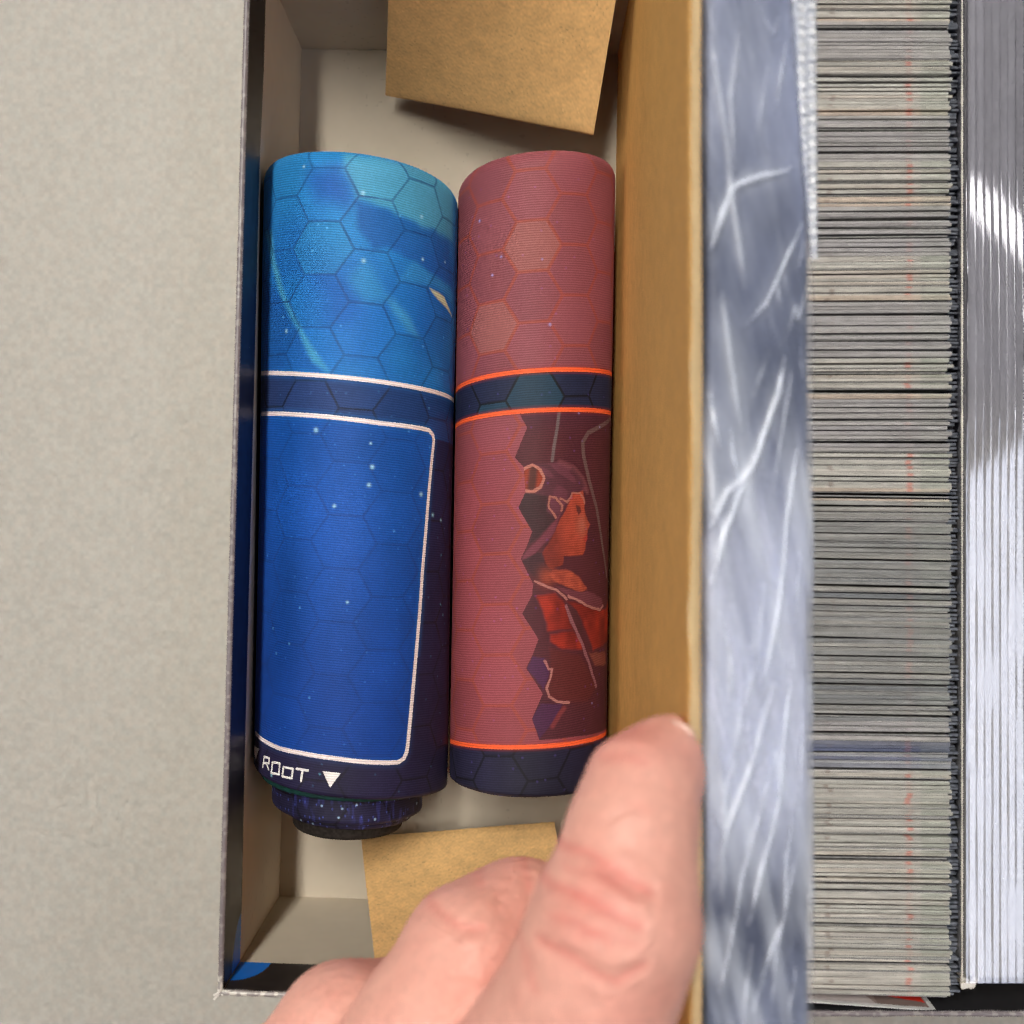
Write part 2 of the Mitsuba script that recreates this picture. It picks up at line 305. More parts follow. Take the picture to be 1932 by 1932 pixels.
def lip_col(p, n, uv):
    """Printed wrap: charcoal and navy, with a blue disc at the near corner."""
    navy = smoothstep(0.062, 0.03, p.y) * smoothstep(-0.085, -0.03, p.y)
    fb = fbm(p.x * 60, p.y * 60, p.z * 60, 2)
    c = mix((0.016, 0.013, 0.014), (0.005, 0.007, 0.024), dr.clip(navy * (0.7 + 0.6 * fb), 0, 1))
    c = c * (0.85 + 0.3 * noise(p.x * 500, p.y * 500, p.z * 500))
    dz = (p.z - 0.0400) / 0.0088
    dx = (p.x + 0.0562) / 0.0062
    dy = (p.y + 0.0940) / 0.0108
    near = dr.abs(n.y) > 0.7
    low = near & (dx * dx + dz * dz < 1)
    side = ~near & (dy * dy + dz * dz * 1.7 < 1)
    return dr.select(low | side, mi.Color3f(0.004, 0.15, 0.60), dr.select(p.x > 0.02, mi.Color3f(0.022, 0.022, 0.026), c))


def scuff(p, n, uv):
    return fbm(p.x * 900, p.y * 900, p.z * 900, 2)


bsdf('box_wrap', proc(lip_col), 0.42, 0.45, scuff, 0.00004)


def rim_col(p, n, uv):
    worn = smoothstep(0.52, 0.75, noise(p.x * 1500, p.y * 1500, 2.0))
    near = smoothstep(-0.088, -0.0925, p.y) * smoothstep(0.02, -0.02, p.x)
    return mix((0.20, 0.175, 0.19), (0.62, 0.60, 0.56), dr.clip(0.25 * worn + 0.55 * near * (0.5 + worn), 0, 1))


bsdf('box_rim', proc(rim_col), 0.32, 0.6, scuff, 0.00012)
box = thing('game_box', 'open shallow card box with grey inside and dark printed rim, lying on the table', 'box')
def bulge(y, z):
    """The left wall is pushed out a little where the thick roll leans on it."""
    t = np.clip((y + .075) / .02, 0, 1) * np.clip((.092 - y) / .02, 0, 1)
    return (.0016 + .0022 * np.clip((y + .06) / .13, 0, 1)) * t * math.exp(-((z - .0225) / .0115) ** 2)


def sweep(path, prof, closed=True, jit=None, push=None):
    """A cross-section (outward, z) carried along a line on the ground, outward being to its right."""
    P_ = np.array(path, float); seg = np.diff(P_, axis=0); nr = np.stack([seg[:, 1], -seg[:, 0]], 1); nr /= np.linalg.norm(nr, axis=1)[:, None]
    nv = np.vstack([nr[:1], (nr[:-1] + nr[1:]) / 2, nr[-1:]])
    v = np.array([[[p[0] + q[0] * o * (1 if jit is None else jit[i]), p[1] + q[1] * o * (1 if jit is None else jit[i]), z] for o, z in prof] for i, (p, q) in enumerate(zip(P_, nv))])
    if push is not None:
        v[..., 0] -= np.array([[push(q[1], q[2]) for q in row] for row in v])
    n_, m_ = v.shape[:2]
    f = meshkit.arrays((v.reshape(-1, 3), grid_faces(n_, m_, True)))[1]
    caps = [[0, k + 1, k] for k in range(1, m_ - 1)] + [[(n_ - 1) * m_, (n_ - 1) * m_ + k, (n_ - 1) * m_ + k + 1] for k in range(1, m_ - 1)]
    mesh = trimesh.Trimesh(v.reshape(-1, 3), np.vstack([f, caps]), process=False)
    mesh.fix_normals()
    return mesh


def along(pts, step=.0015, trim=0.0):
    pts = np.array(pts, float); L = np.concatenate([[0], np.cumsum(np.linalg.norm(np.diff(pts, axis=0), axis=1))])
    s = np.linspace(trim, L[-1] - trim, max(3, int(L[-1] / step)))
    return np.stack([np.interp(s, L, pts[:, 0]), np.interp(s, L, pts[:, 1])], 1)


from shapely.geometry import Polygon
fp = trimesh.creation.extrude_polygon(Polygon([NL, NM, NR, FR, FL]).buffer(TH, join_style=2), ZF - .0002, engine='earcut'); fp.apply_translation((0, 0, .0002))
part(box, 'floor_panel', fp, 'box_paper')
WZ = [ZF + .00005, .009, .016, .024, .032, .039, .046, ZR - .0003]
for k, path in enumerate([[FL, NL], [NL, NM, NR], [NR, FR], [FR, FL]]):
    pa = np.array(path); d_ = (pa[-1] - pa[-2]) / np.linalg.norm(pa[-1] - pa[-2]); s_ = (pa[0] - pa[1]) / np.linalg.norm(pa[0] - pa[1])
    if k in (0, 2):
        pa[0] += s_ * TH; pa[-1] += d_ * TH
    fwd = along(pa, .004, .00002)
    w = part(box, 'wall', sweep(fwd, [(TH, z) for z in WZ] + [(0, z) for z in WZ[::-1]], push=bulge if k == 0 else None), 'box_paper', smooth=30)
    e = .0003                                                  # the wrap turned in over the rim, glued on the inside
    part(w, 'printed_lip', sweep(along(path, .004, .0004), [(.00005, ZR - .0128), (.00005, ZR - .0064), (.00005, ZR - .0002), (-e, ZR - .0002), (-e, ZR - .0064), (-e, ZR - .0128)], push=bulge if k == 0 else None), 'box_wrap')
    fine = along(pa, .0008, 0)
    wild = 0.7 if k == 1 else 0.12
    jt = 1 + .8 * wild * (meshkit.noise(np.stack([np.arange(len(fine)) * .22, np.full(len(fine), k * 9.3), np.full(len(fine), .4)], -1)) - .5)
    ring = [((TH - e) / 2 + (TH + e) / 2 * math.cos(a), ZR - .0004 + .0007 * math.sin(a)) for a in np.linspace(0, 2 * math.pi, 9)[:-1]]
    part(w, 'rim', sweep(fine, ring, jit=jt), 'box_rim', smooth=True)
# frayed wrap slivers at the near left corner
fray = []
for k in range(6):
    a0 = RNG.uniform(0, 2 * math.pi); ln = RNG.uniform(.0007, .0016)
    s = cbox(0, ln, -.0002, .0002, 0, .0003, .00008)
    s = rot(rot(s, -RNG.uniform(.1, .7), (0, 1, 0)), a0, (0, 0, 1)); s.apply_translation((NL[0] - TH / 2 + RNG.uniform(-.0002, .0005), NL[1] - TH / 2 + RNG.uniform(-.0002, .0004), ZR - .0002))
    fray.append(s)
bsdf('frayed_paper', (0.72, 0.70, 0.68), 0.7)
part(box, 'frayed_corner', trimesh.util.concatenate(fray), 'frayed_paper')


# ------------------------------------------------------------------ kraft board
def kraft(seed, tone):
    def col(p, n, uv):
        f = fbm(p.x * 420 + seed, p.y * 420, p.z * 420, 3) - 0.5
        big = fbm(p.x * 55 + seed, p.y * 55, p.z * 55, 3) - 0.5
        fib = noise(p.x * 2600 + seed, p.y * 700, p.z * 2600) - 0.5
        dark = smoothstep(0.80, 0.88, noise(p.x * 1500, p.y * 1200 + seed, p.z * 1500)) * 0.16 * smoothstep(.4, .7, noise(p.x * 150, p.y * 150, p.z * 150 + seed))
        pale = smoothstep(0.90, 0.94, noise(p.x * 900 + 7, p.y * 900 + seed, p.z * 900)) * 0.4
        fine_ = noise(p.x * 1900, p.y * 1500 + seed, p.z * 1900) - 0.5
        return mi.Color3f(*tone) * (1 + 0.13 * fine_ + 0.24 * f + 0.12 * big + 0.20 * fib) * (1 - dark) + pale * mi.Color3f(.2, .16, .09)
    return col


bsdf('kraft_board', proc(kraft(0.0, (0.575, 0.310, 0.095))), 0.68, 0.35, paper_bump, 0.00006)
bsdf('kraft_sheet', proc(kraft(40.0, (0.73, 0.455, 0.195))), 0.66, 0.4, paper_bump, 0.00003)
bsdf('kraft_core', proc(lambda p, n, uv: mi.Color3f(0.62, 0.455, 0.25) * (0.62 + 0.5 * noise(p.x * 5200, p.y * 12, 4.0)) * (0.85 + 0.3 * fbm(p.x * 1500, p.y * 300, p.z * 900, 2))), 0.8)

# the tall divider: its foot runs beside the red roll, its top edge leans left over it
KY = np.linspace(-0.090, 0.112, 120)


def kraft_x(y, z):
    foot = 0.0240 + (y - 0.02) * 0.0165 + 0.0002
    top = 0.02335 + 0.00010 * np.sin(y * 90)
    t = np.clip((z - ZF) / (0.1195 - ZF), 0, 1)
    return foot * (1 - t) + top * t + 0.0004 * np.sin(t * math.pi)


KTH = 0.0016
zs = np.array([ZF + .0002, ZF + .0012, .02, .04, .06, .08, .10, .112, .1188, .1195])
left = np.array([[[kraft_x(y, z) + (.0005 if i in (0, 9) else 0), y, z] for i, z in enumerate(zs)] for y in KY])
right = np.array([[[kraft_x(y, z) + KTH, y, z] for z in zs[::-1]] for y in KY])
prof = np.concatenate([left, right], 1)
m = prof.shape[1]
fk = meshkit.arrays((prof.reshape(-1, 3), grid_faces(len(KY), m, True)))[1]
cap = [[0, j, j + 1] for j in range(1, m - 1)] + [[(len(KY) - 1) * m, (len(KY) - 1) * m + j + 1, (len(KY) - 1) * m + j] for j in range(1, m - 1)]
divider = thing('cardboard_divider', 'tall brown cardboard divider standing beside the red roll, its top edge blurred', 'cardboard')
part(divider, 'panel', trimesh.Trimesh(prof.reshape(-1, 3), np.vstack([fk, cap]), process=False), 'kraft_board', smooth=20)
# bare core showing along the top edge, with plies that lift in three places
core = []
for y0, y1 in zip(KY[:-1], KY[1:]):
    pass
ys = np.linspace(-0.089, 0.111, 220)
def lift(y):
    g = lambda c, w: np.exp(-((y - c) / w) ** 2)
    return 0.0004 * g(0.0185, .004) + 0.0005 * g(-0.0135, .0045) + 0.0003 * g(-0.027, .003) + 0.00015 * (meshkit.noise(np.array([y * 300, 2, 3])) - .4)
ring = np.array([[[kraft_x(y, .1195) + .0004 - lift(y), y, .11955], [kraft_x(y, .1195) + .0003 - lift(y) * .9, y, .1200], [kraft_x(y, .1195) + KTH - .0002, y, .1202], [kraft_x(y, .1195) + KTH - .0001, y, .11955]] for y in ys])
part(divider, 'raw_edge', trimesh.Trimesh(ring.reshape(-1, 3), meshkit.arrays((ring.reshape(-1, 3), grid_faces(len(ys), 4, True)))[1], process=False), 'kraft_core', smooth=40)


def sheet(corners, thick, n=24, sag=0.0, wob=0.0, seed=0):
    """A board through four corners (tl, tr, br, bl), a little bowed, with real thickness."""
    tl, tr, br, bl = map(np.array, corners)
    s, t = np.meshgrid(np.linspace(0, 1, n), np.linspace(0, 1, n))
    p = (tl * ((1 - s) * (1 - t))[..., None] + tr * (s * (1 - t))[..., None] + br * (s * t)[..., None] + bl * ((1 - s) * t)[..., None])
    p[..., 2] += sag * np.sin(s * math.pi) * np.sin(t * math.pi) + wob * (meshkit.noise(np.stack([s * 3, t * 3, 0 * s + seed], -1)) - .5)
    top, bot = p.reshape(-1, 3), p.reshape(-1, 3) - [0, 0, thick]
    f = meshkit.arrays((top, grid_faces(n, n)[:, ::-1]))[1]
    N = n * n
    edge = np.concatenate([np.arange(n), np.arange(2, n + 1) * n - 1, N - 2 - np.arange(n - 1), (n - 2 - np.arange(n - 2)) * n])
    e2 = np.roll(edge, -1)
    side = np.vstack([np.stack([edge, edge + N, e2], 1), np.stack([e2, edge + N, e2 + N], 1)])
    mesh = trimesh.Trimesh(np.vstack([top, bot]), np.vstack([f, f[:, ::-1] + N, side]), process=False)
    mesh.fix_normals()
    return mesh


far = thing('cardboard_flap', 'plain brown cardboard flap with slanted lower edge, at the far end above the rolls', 'cardboard')
part(far, 'board', sheet([FAR_FLAP_TL, FAR_FLAP_TR, FAR_FLAP_BR, FAR_FLAP_BL], .0009, sag=.001, wob=.0006), 'kraft_sheet', smooth=30)
near = thing('cardboard_flap', 'brown cardboard flap partly under the hand, below the end of the blue roll', 'cardboard')
part(near, 'board', sheet([NEAR_FLAP_TL, NEAR_FLAP_TR, NEAR_FLAP_BR, NEAR_FLAP_BL], .0009, sag=-.0008, wob=.0006, seed=5), 'kraft_sheet', smooth=30)


# ------------------------------------------------------------------ the two rolled mats
BLUE_HEX = ((-5.073, 53.805), (6.817, -0.279), (0.474, 6.241))
RED_HEX = ((-1.080, 56.009), (6.367, 0.592), (-0.227, 6.170))


def weave(x, y, k):
    """Knit ribs that run round the roll, 0.5 mm apart, broken into short stitches."""
    v = (y - k * x) / 0.50 + 0.25 * noise(x * 0.5, y * 0.5, 2.0)
    rib = 0.5 + 0.5 * dr.cos(2 * math.pi * v)
    st = noise(x * 2.2, dr.floor(v + 0.5) * 3.1, 7.0)
    return rib * (0.78 + 0.44 * st)


def star(c, x, y, pts, col, r):
    for k, (a, b) in enumerate(pts):
        d = dr.square(x - a) + dr.square(y - b)
        rr = r * (0.7 + 0.6 * ((k * 37) % 10) / 10)
        c = mix(c, col, 0.85 * dr.exp(-d / (rr * rr)))
    return c


def dust(x, y, density, size, seed):
    """Tiny scattered print dots."""
    gx, gy = x / size, y / size
    cx, cy = dr.floor(gx), dr.floor(gy)
    ox, oy = cell_rand(cx, cy, seed), cell_rand(cx, cy, seed + 1)
    d = dr.sqrt(dr.square(gx - cx - 0.2 - 0.6 * ox) + dr.square(gy - cy - 0.2 - 0.6 * oy))
    return dr.select(cell_rand(cx, cy, seed + 2) < density, smoothstep(0.16, 0.04, d), 0.0)


def blue_print(p, n, uv):
    x, y = uv.x * 1000, uv.y * 1000
    wx = x + 1.2 * (fbm(x * .3, y * .3, 3.0, 2) - .5); wy = y + 1.2 * (fbm(x * .3, y * .3, 8.0, 2) - .5)
    edge, rnd, cx, cy = hexes(x, y, *BLUE_HEX)
    cloud = fbm(x * .09, y * .07, 1.0, 3)
    # upper field: light blue over deep blue
    up = mix((0.009, 0.120, 0.47), (0.018, 0.22, 0.60), dr.clip((cloud - .25) * 1.6, 0, 1))
    up = mix(up, (0.030, 0.30, 0.60), 0.45 * smoothstep(45, 74, y))
    A = BLUE
    up = mix(up, (0.085, 0.36, 0.53), 0.72 * soft(wx, wy, A['teal'], 1.2))
    up = mix(up, (0.010, 0.085, 0.40), 0.80 * soft(wx, wy, A['dark1'], 2.6))
    up = mix(up, (0.010, 0.080, 0.37), 0.70 * soft(wx, wy, A['dark2'], 1.0))
    up = mix(up, (0.030, 0.235, 0.56), 0.65 * soft(wx, wy, A['light2'], 0.9))
    up = mix(up, (0.010, 0.085, 0.38), 0.60 * soft(wx, wy, A['dark3'], 0.9))
    up = mix(up, (0.085, 0.40, 0.56), 0.60 * soft(x, wy, A['beam'], 0.9))
    up = mix(up, (0.035, 0.27, 0.58), 0.65 * soft(wx, wy, A['beam2'], 1.6))
    up = mix(up, (0.055, 0.31, 0.58), 0.60 * soft(wx, wy, A['beam3'], 1.1))
    up = mix(up, (0.62, 0.66, 0.42), 0.9 * soft(wx, y, A['feather'], 0.35))
    up = mix(up, (0.032, 0.30, 0.62), dr.select(dr.square(cx) + dr.square(cy) < .2, 0.32, 0.0))
    up = up * (0.93 + 0.15 * rnd)
    # framed field
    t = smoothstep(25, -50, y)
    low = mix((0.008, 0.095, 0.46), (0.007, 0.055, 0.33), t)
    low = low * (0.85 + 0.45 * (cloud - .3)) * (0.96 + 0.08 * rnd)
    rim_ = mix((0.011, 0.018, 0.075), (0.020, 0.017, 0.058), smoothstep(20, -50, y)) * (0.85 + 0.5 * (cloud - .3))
    band = mix((0.022, 0.045, 0.155), (0.012, 0.050, 0.20), smoothstep(-26, 20, x)) * (0.85 + 0.3 * rnd)
    yline = 27.35 - 0.078 * x + 0.0004 * x * x
    inner = inside(x, y, A['frame'] + [(-60.0, -48.7), (-60.0, 24.5)])
    c = dr.select(y > yline, up, dr.select(inner, low, dr.select(y > 12, dr.select(y > 17.2 - .06 * x, band, rim_), rim_)))
    below = y < yline
    lw = 0.045 + 0.02 * noise(x, y, 3.0)
    ink = dr.select(below & ~inner, mi.Color3f(0.012, 0.012, 0.014), dr.select(inner, mi.Color3f(0.010, 0.030, 0.16), mi.Color3f(0.008, 0.055, 0.22)))
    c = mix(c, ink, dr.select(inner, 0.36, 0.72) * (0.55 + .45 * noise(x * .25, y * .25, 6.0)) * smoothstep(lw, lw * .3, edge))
    c = c + dust(x, y, .10, 2.1, 11) * mi.Color3f(.01, .05, .09) + dust(x, y, .025, 2.6, 31) * mi.Color3f(.05, .16, .22)
    c = star(c, x, y, A['stars'], (0.34, 0.66, 0.85), 0.36)
    white = mi.Color3f(0.86, 0.76, 0.79)
    glow = smoothstep(1.8, 0.2, dr.minimum(seg_dist(x, y, A['frame']), dr.abs(y - yline)))
    c = mix(c, (0.02, 0.17, 0.50), dr.select(y > -30, 0.30, 0.12) * glow)
    c = dr.select((dr.abs(y - yline) < 0.46) | (seg_dist(x, y, A['frame']) < 0.46), white, c)
    txt = dr.minimum(dr.minimum(seg_dist(x, y, A['root'][0]), seg_dist(x, y, A['root'][1])), dr.minimum(seg_dist(x, y, A['root'][2]), seg_dist(x, y, A['root'][3])))
    txt = dr.minimum(txt, dr.minimum(seg_dist(x, y, A['root'][4]), seg_dist(x, y, A['root'][5])))
    c = dr.select((txt < 0.25) | inside(x, y, A['tri']) | inside(x, y, A['tri2']), mi.Color3f(0.90, 0.87, 0.88), c)
    return c * (0.79 + 0.43 * weave(x, y, -0.078))


def red_print(p, n, uv):
    x, y = uv.x * 1000, uv.y * 1000
    A = RED
    edge, rnd, cx, cy = hexes(x, y, *RED_HEX)
    s3 = math.sqrt(3)
    cloud = fbm(x * .1, y * .08, 4.0, 3)
    base = mix((0.245, 0.066, 0.092), (0.262, 0.072, 0.086), cloud)
    base = mix(base, (0.300, 0.063, 0.080), smoothstep(30, 0, y) * 0.8)
    base = base * (0.90 + 0.20 * rnd)
    bright = (dr.square(cx) + dr.square(cy) < .2) | (dr.square(cx + 1.5) + dr.square(cy + 1.5 * s3) < .2)
    base = mix(base, (0.34, 0.115, 0.108), dr.select(bright, 0.75, 0.0))
    base = mix(base, (0.33, 0.060, 0.035), 0.65 * smoothstep(0.085, 0.03, edge))
    # framed picture on its right: a figure seen from the side
    wx = x + .5 * (fbm(x * .6, y * .6, 3.0, 2) - .5); wy = y + .5 * (fbm(x * .6, y * .6, 8.0, 2) - .5)
    g = mix((0.070, 0.017, 0.028), (0.095, 0.022, 0.030), fbm(x * .2, y * .15, 2.0, 3))
    g = mix(g, (0.075, 0.020, 0.045), smoothstep(15, 26, y))
    g = mix(g, (0.17, 0.13, 0.14), 0.7 * smoothstep(.50, .22, seg_dist(x, y, A['wire'])))
    g = mix(g, (0.16, 0.10, 0.10), 0.7 * smoothstep(.62, .35, seg_dist(x, y, A['pod'])))
    g = mix(g, (0.135, 0.038, 0.060), soft(wx, wy, A['hair'], .3))
    g = mix(g, (0.040, 0.020, 0.024), 0.9 * soft(wx, wy, A['nape'], .4))
    g = mix(g, (0.20, 0.060, 0.075), 0.6 * smoothstep(.9, .2, seg_dist(x, y, A['hair'][1:5])))
    g = mix(g, (0.055, 0.018, 0.026), 0.5 * smoothstep(.45, .7, noise(x * .5 + y * .8, y * .2 - x * .3, 12.0)) * soft(wx, wy, A['hair'], .3))
    g = mix(g, mix((0.28, 0.040, 0.020), (0.09, 0.025, 0.022), smoothstep(1.1, .3, dr.abs(x + .9 - .1 * y) * .8)), soft(wx, wy, A['bun'], .3))
    g = mix(g, (0.45, 0.17, 0.14), smoothstep(.42, .2, seg_dist(wx, wy, A['bun'])))
    face = mix((0.18, 0.028, 0.022), (0.37, 0.058, 0.036), smoothstep(3.0, 9.0, x + .25 * (y + 5)))
    face = face * (0.80 + 0.4 * fbm(x * .8, y * .8, 5.0, 2))
    face = mix(face, (0.42, 0.12, 0.085), dr.exp(-(dr.square((x - A['cheek'][0]) / 1.3) + dr.square((y - A['cheek'][1]) / 2.2))))
    g = mix(g, face, soft(wx, wy, A['face'], .22))
    g = mix(g, (0.085, 0.022, 0.024), 0.85 * soft(x, y, A['eye'], .18))
    g = mix(g, (0.36, 0.025, 0.030), 0.8 * soft(x, y, A['lips'], .2))
    g = mix(g, (0.055, 0.020, 0.028), soft(wx, wy, A['neck'], .4))
    g = mix(g, (0.33, 0.060, 0.033), 0.85 * dr.exp(-(dr.square((x - 3.2) / 1.8) + dr.square((y + 13.6) / 2.0))) * dr.select(y < -10.5, 1.0, 0.0))
    g = mix(g, (0.165, 0.040, 0.062), soft(wx, wy, A['strap'], .25))
    g = mix(g, (0.40, 0.15, 0.12), 0.85 * smoothstep(.30, .14, dr.minimum(seg_dist(wx, wy, A['ear']), seg_dist(wx, wy, A['brow']))))
    g = mix(g, mix((0.24, 0.040, 0.030), (0.45, 0.085, 0.050), fbm(x * .9, y * .9, 2.0, 2)), soft(wx, wy, A['collar'], .3))
    for k in ('back', 'waist', 'chest'):
        g = mix(g, mix((0.17, 0.017, 0.014), (0.36, 0.030, 0.018), dr.clip(1.8 * fbm(x * .35, y * .25, 21.0, 2) - .35, 0, 1)), soft(wx, wy, A[k], .45))
    g = mix(g, (0.075, 0.020, 0.026), soft(wx, wy, A['hole'], .3))
    g = mix(g, (0.19, 0.050, 0.040), soft(wx, wy, A['cuff'], .3))
    g = mix(g, (0.105, 0.020, 0.022), soft(wx, wy, A['sleeve'], .5))
    g = mix(g, (0.075, 0.022, 0.070), soft(wx, wy, A['hexa'], .25))
    g = mix(g, (0.070, 0.020, 0.062), soft(wx, wy, A['hexb'], .25))
    g = mix(g, (0.15, 0.040, 0.056), soft(wx, wy, A['rim'], .25))
    line = dr.minimum(dr.minimum(seg_dist(wx, wy, A['rimline']), seg_dist(wx, wy, A['strapline'])), seg_dist(wx, wy, A['sleeveline']))
    g = mix(g, (0.42, 0.17, 0.16), 0.85 * smoothstep(.36, .18, line))
    g = mix(g, (0.26, 0.10, 0.12), 0.9 * smoothstep(.50, .28, seg_dist(wx, wy, A['arm'])))
    g = mix(g, (0.20, 0.035, 0.040), 0.8 * smoothstep(.8, .2, seg_dist(x, y, A['shine'])))
    c = dr.select(inside(x, y, A['ground']), g, base)
    line1 = 29.75 + 0.085 * x - 0.0012 * x * x
    line2 = 21.35 + 0.070 * x - 0.0012 * x * x
    line3 = -49.35 + 0.050 * x - 0.0016 * x * x
    navy = mix((0.016, 0.022, 0.062), (0.018, 0.052, 0.095), smoothstep(.55, .75, rnd)) * (.9 + .3 * (cloud - .3))
    foot = mix((0.020, 0.018, 0.055), (0.014, 0.014, 0.030), cloud) * (.85 + .3 * rnd)
    ink = smoothstep(.06, .02, edge)
    c = dr.select((y < line1) & (y > line2), mix(navy, (0.006, 0.006, 0.007), .8 * ink), c)
    c = dr.select(y < line3, mix(foot, (0.005, 0.005, 0.006), .7 * ink), c)
    c = c + dust(x, y, .12, 2.4, 17) * mi.Color3f(.02, .01, .08)
    c = star(c, x, y, A['stars'], (0.36, 0.30, 0.62), 0.26)
    near3 = dr.minimum(dr.minimum(dr.abs(y - line1), dr.abs(y - line2)), dr.abs(y - line3))
    c = mix(c, (0.35, 0.03, 0.02), 0.35 * smoothstep(1.3, .4, near3))
    c = dr.select(near3 < 0.48, mi.Color3f(0.90, 0.125, 0.040), c)
    return c * (0.81 + 0.40 * weave(x, y, 0.075))


def inner_print(p, n, uv):
    x, y = uv.x * 1000, uv.y * 1000
    edge, rnd, cx, cy = hexes(x, y, *BLUE_HEX)
    c = mi.Color3f(0.016, 0.015, 0.050) * (.8 + .4 * rnd)
    c = mix(c, (0.006, 0.006, 0.010), .7 * smoothstep(.07, .02, edge))
    c = c + dust(x, y * .6, .6, 1.5, 5) * mi.Color3f(.03, .05, .26) + dust(x, y, .14, 2.4, 9) * mi.Color3f(.30, .45, .60) + .5 * smoothstep(.62, .9, fbm(x * 1.1, y * .25, 3.0, 2)) * mi.Color3f(.03, .04, .24)
    return c * (0.8 + .4 * weave(x, y, 0.0))


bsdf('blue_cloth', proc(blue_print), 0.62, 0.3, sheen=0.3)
bsdf('red_cloth', proc(red_print), 0.62, 0.3, sheen=0.3)
bsdf('starry_cloth', proc(inner_print), 0.6, 0.35)
bsdf('rubber_back', proc(lambda p, n, uv: mi.Color3f(0.022, 0.018, 0.016) * (.5 + 1.1 * noise(p.x * 2200, p.y * 2200, p.z * 2200))), 0.85, 0.25)
bsdf('green_edge', proc(lambda p, n, uv: mix((0.004, 0.016, 0.020), (0.008, 0.075, 0.068), fbm(p.x * 900, p.y * 900, p.z * 300, 2))), 0.7, 0.3)


def roll_layer(x0, phi, r, v_top, v_bot, k, k_bot, thick=0.0019, soft_top=0.0040, soft_bot=0.0011, lump=0.0):
    """One turn of a rolled mat: outside from end to end, round the ends and back inside. uv = (arc length from the crest, length along the axis)."""
    ROWS, N = [], 220
    th = np.linspace(-math.pi, math.pi, N)
    u = r * th
    top, bot = v_top + k * u, v_bot + k_bot * u
    def ring(v, rad):
        rad = rad + lump * (meshkit.noise(np.stack([np.sin(th) * 1.3 + 5, np.cos(th) * 1.3 + 5, v * 18], -1)) - .5)
        return np.stack([rad * np.sin(th), v, rad * np.cos(th)], -1), np.stack([u, v], -1)
    rows = []
    for a in np.linspace(math.pi / 2, 0, 8):                            # rounded far end
        rows.append(ring(top - soft_top * (1 - math.sin(a)), r - soft_top * (1 - math.cos(a))))
    for t in np.linspace(0, 1, 90)[1:-1]:
        rows.append(ring((top - soft_top) * (1 - t) + (bot + soft_bot) * t, r))
    for a in np.linspace(0, math.pi / 2, 6):
        rows.append(ring(bot + soft_bot * (1 - math.sin(a)), r - soft_bot * (1 - math.cos(a))))
    rows.append(ring(bot + 0.0002, r - thick)); rows.append(ring(bot * 0 + v_bot + 0.02, r - thick))
    rows.append(ring(top * 0 + v_top - 0.02, r - thick)); rows.insert(0, ring(top - .0004, r - soft_top - .001)); rows.insert(0, ring(top - .02, r - soft_top - .001))
    del rows[-1]
    v = np.array([a for a, _ in rows]); uv = np.array([b for _, b in rows])
    c, s = math.cos(phi), math.sin(phi)
    w = v.reshape(-1, 3)
    pts = np.stack([x0 + w[:, 0] * c + w[:, 1] * s, -w[:, 0] * s + w[:, 1] * c, w[:, 2]], -1)
    return pts, grid_faces(len(rows), N), uv.reshape(-1, 2)


def add_layer(parent, name, args, z, mat, label=None, **kw):
    pts, f, uv = roll_layer(*args, **kw)
    pts[:, 2] += z
    tri = meshkit.arrays((pts, f[:, ::-1]))
    part(parent, name, trimesh.Trimesh(tri[0], tri[1], process=False), mat, label, smooth=True, uv=uv)


bm = thing('rolled_mat', 'rolled blue printed cloth mat with white frame line and word, inner turns pushed out', 'playmat')
zb = ZF + 0.02136
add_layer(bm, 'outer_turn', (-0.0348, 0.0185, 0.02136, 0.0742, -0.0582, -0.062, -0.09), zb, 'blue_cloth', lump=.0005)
add_layer(bm, 'second_turn', (-0.0355, 0.0185, 0.0191, 0.071, -0.0594, -0.05, -0.065), zb, 'green_edge', 'dark green inner turn peeping out below the outer turn', soft_bot=.0006)
add_layer(bm, 'third_turn', (-0.0355, 0.0185, 0.0166, 0.070, -0.0652, -0.05, -0.050), zb, 'starry_cloth', 'starry dark blue inner turn pushed out at the end')
add_layer(bm, 'fourth_turn', (-0.0354, 0.0185, 0.0143, 0.069, -0.0668, -0.04, -0.06), zb, 'starry_cloth', 'innermost starry turn, pushed out furthest')
add_layer(bm, 'rubber_core', (-0.0354, 0.0185, 0.0121, 0.069, -0.0698, -0.03, -0.03), zb, 'rubber_back', 'black rubber backing at the heart of the roll', thick=.0024)
rm = thing('rolled_mat', 'dull red printed cloth mat rolled up, orange lines and a figure in profile on it', 'playmat')
zr = ZF + 0.0177
add_layer(rm, 'outer_turn', (0.0044, 0.016, 0.0177, 0.0770, -0.0601, 0.085, 0.0), zr, 'red_cloth', lump=.0004)
add_layer(rm, 'second_turn', (0.0050, 0.016, 0.0153, 0.074, -0.0608, 0.02, 0.03), zr, 'starry_cloth', soft_bot=.0008)
add_layer(rm, 'rubber_core', (0.0048, 0.016, 0.0125, 0.072, -0.0590, 0.02, 0.0), zr, 'rubber_back', thick=.0024)


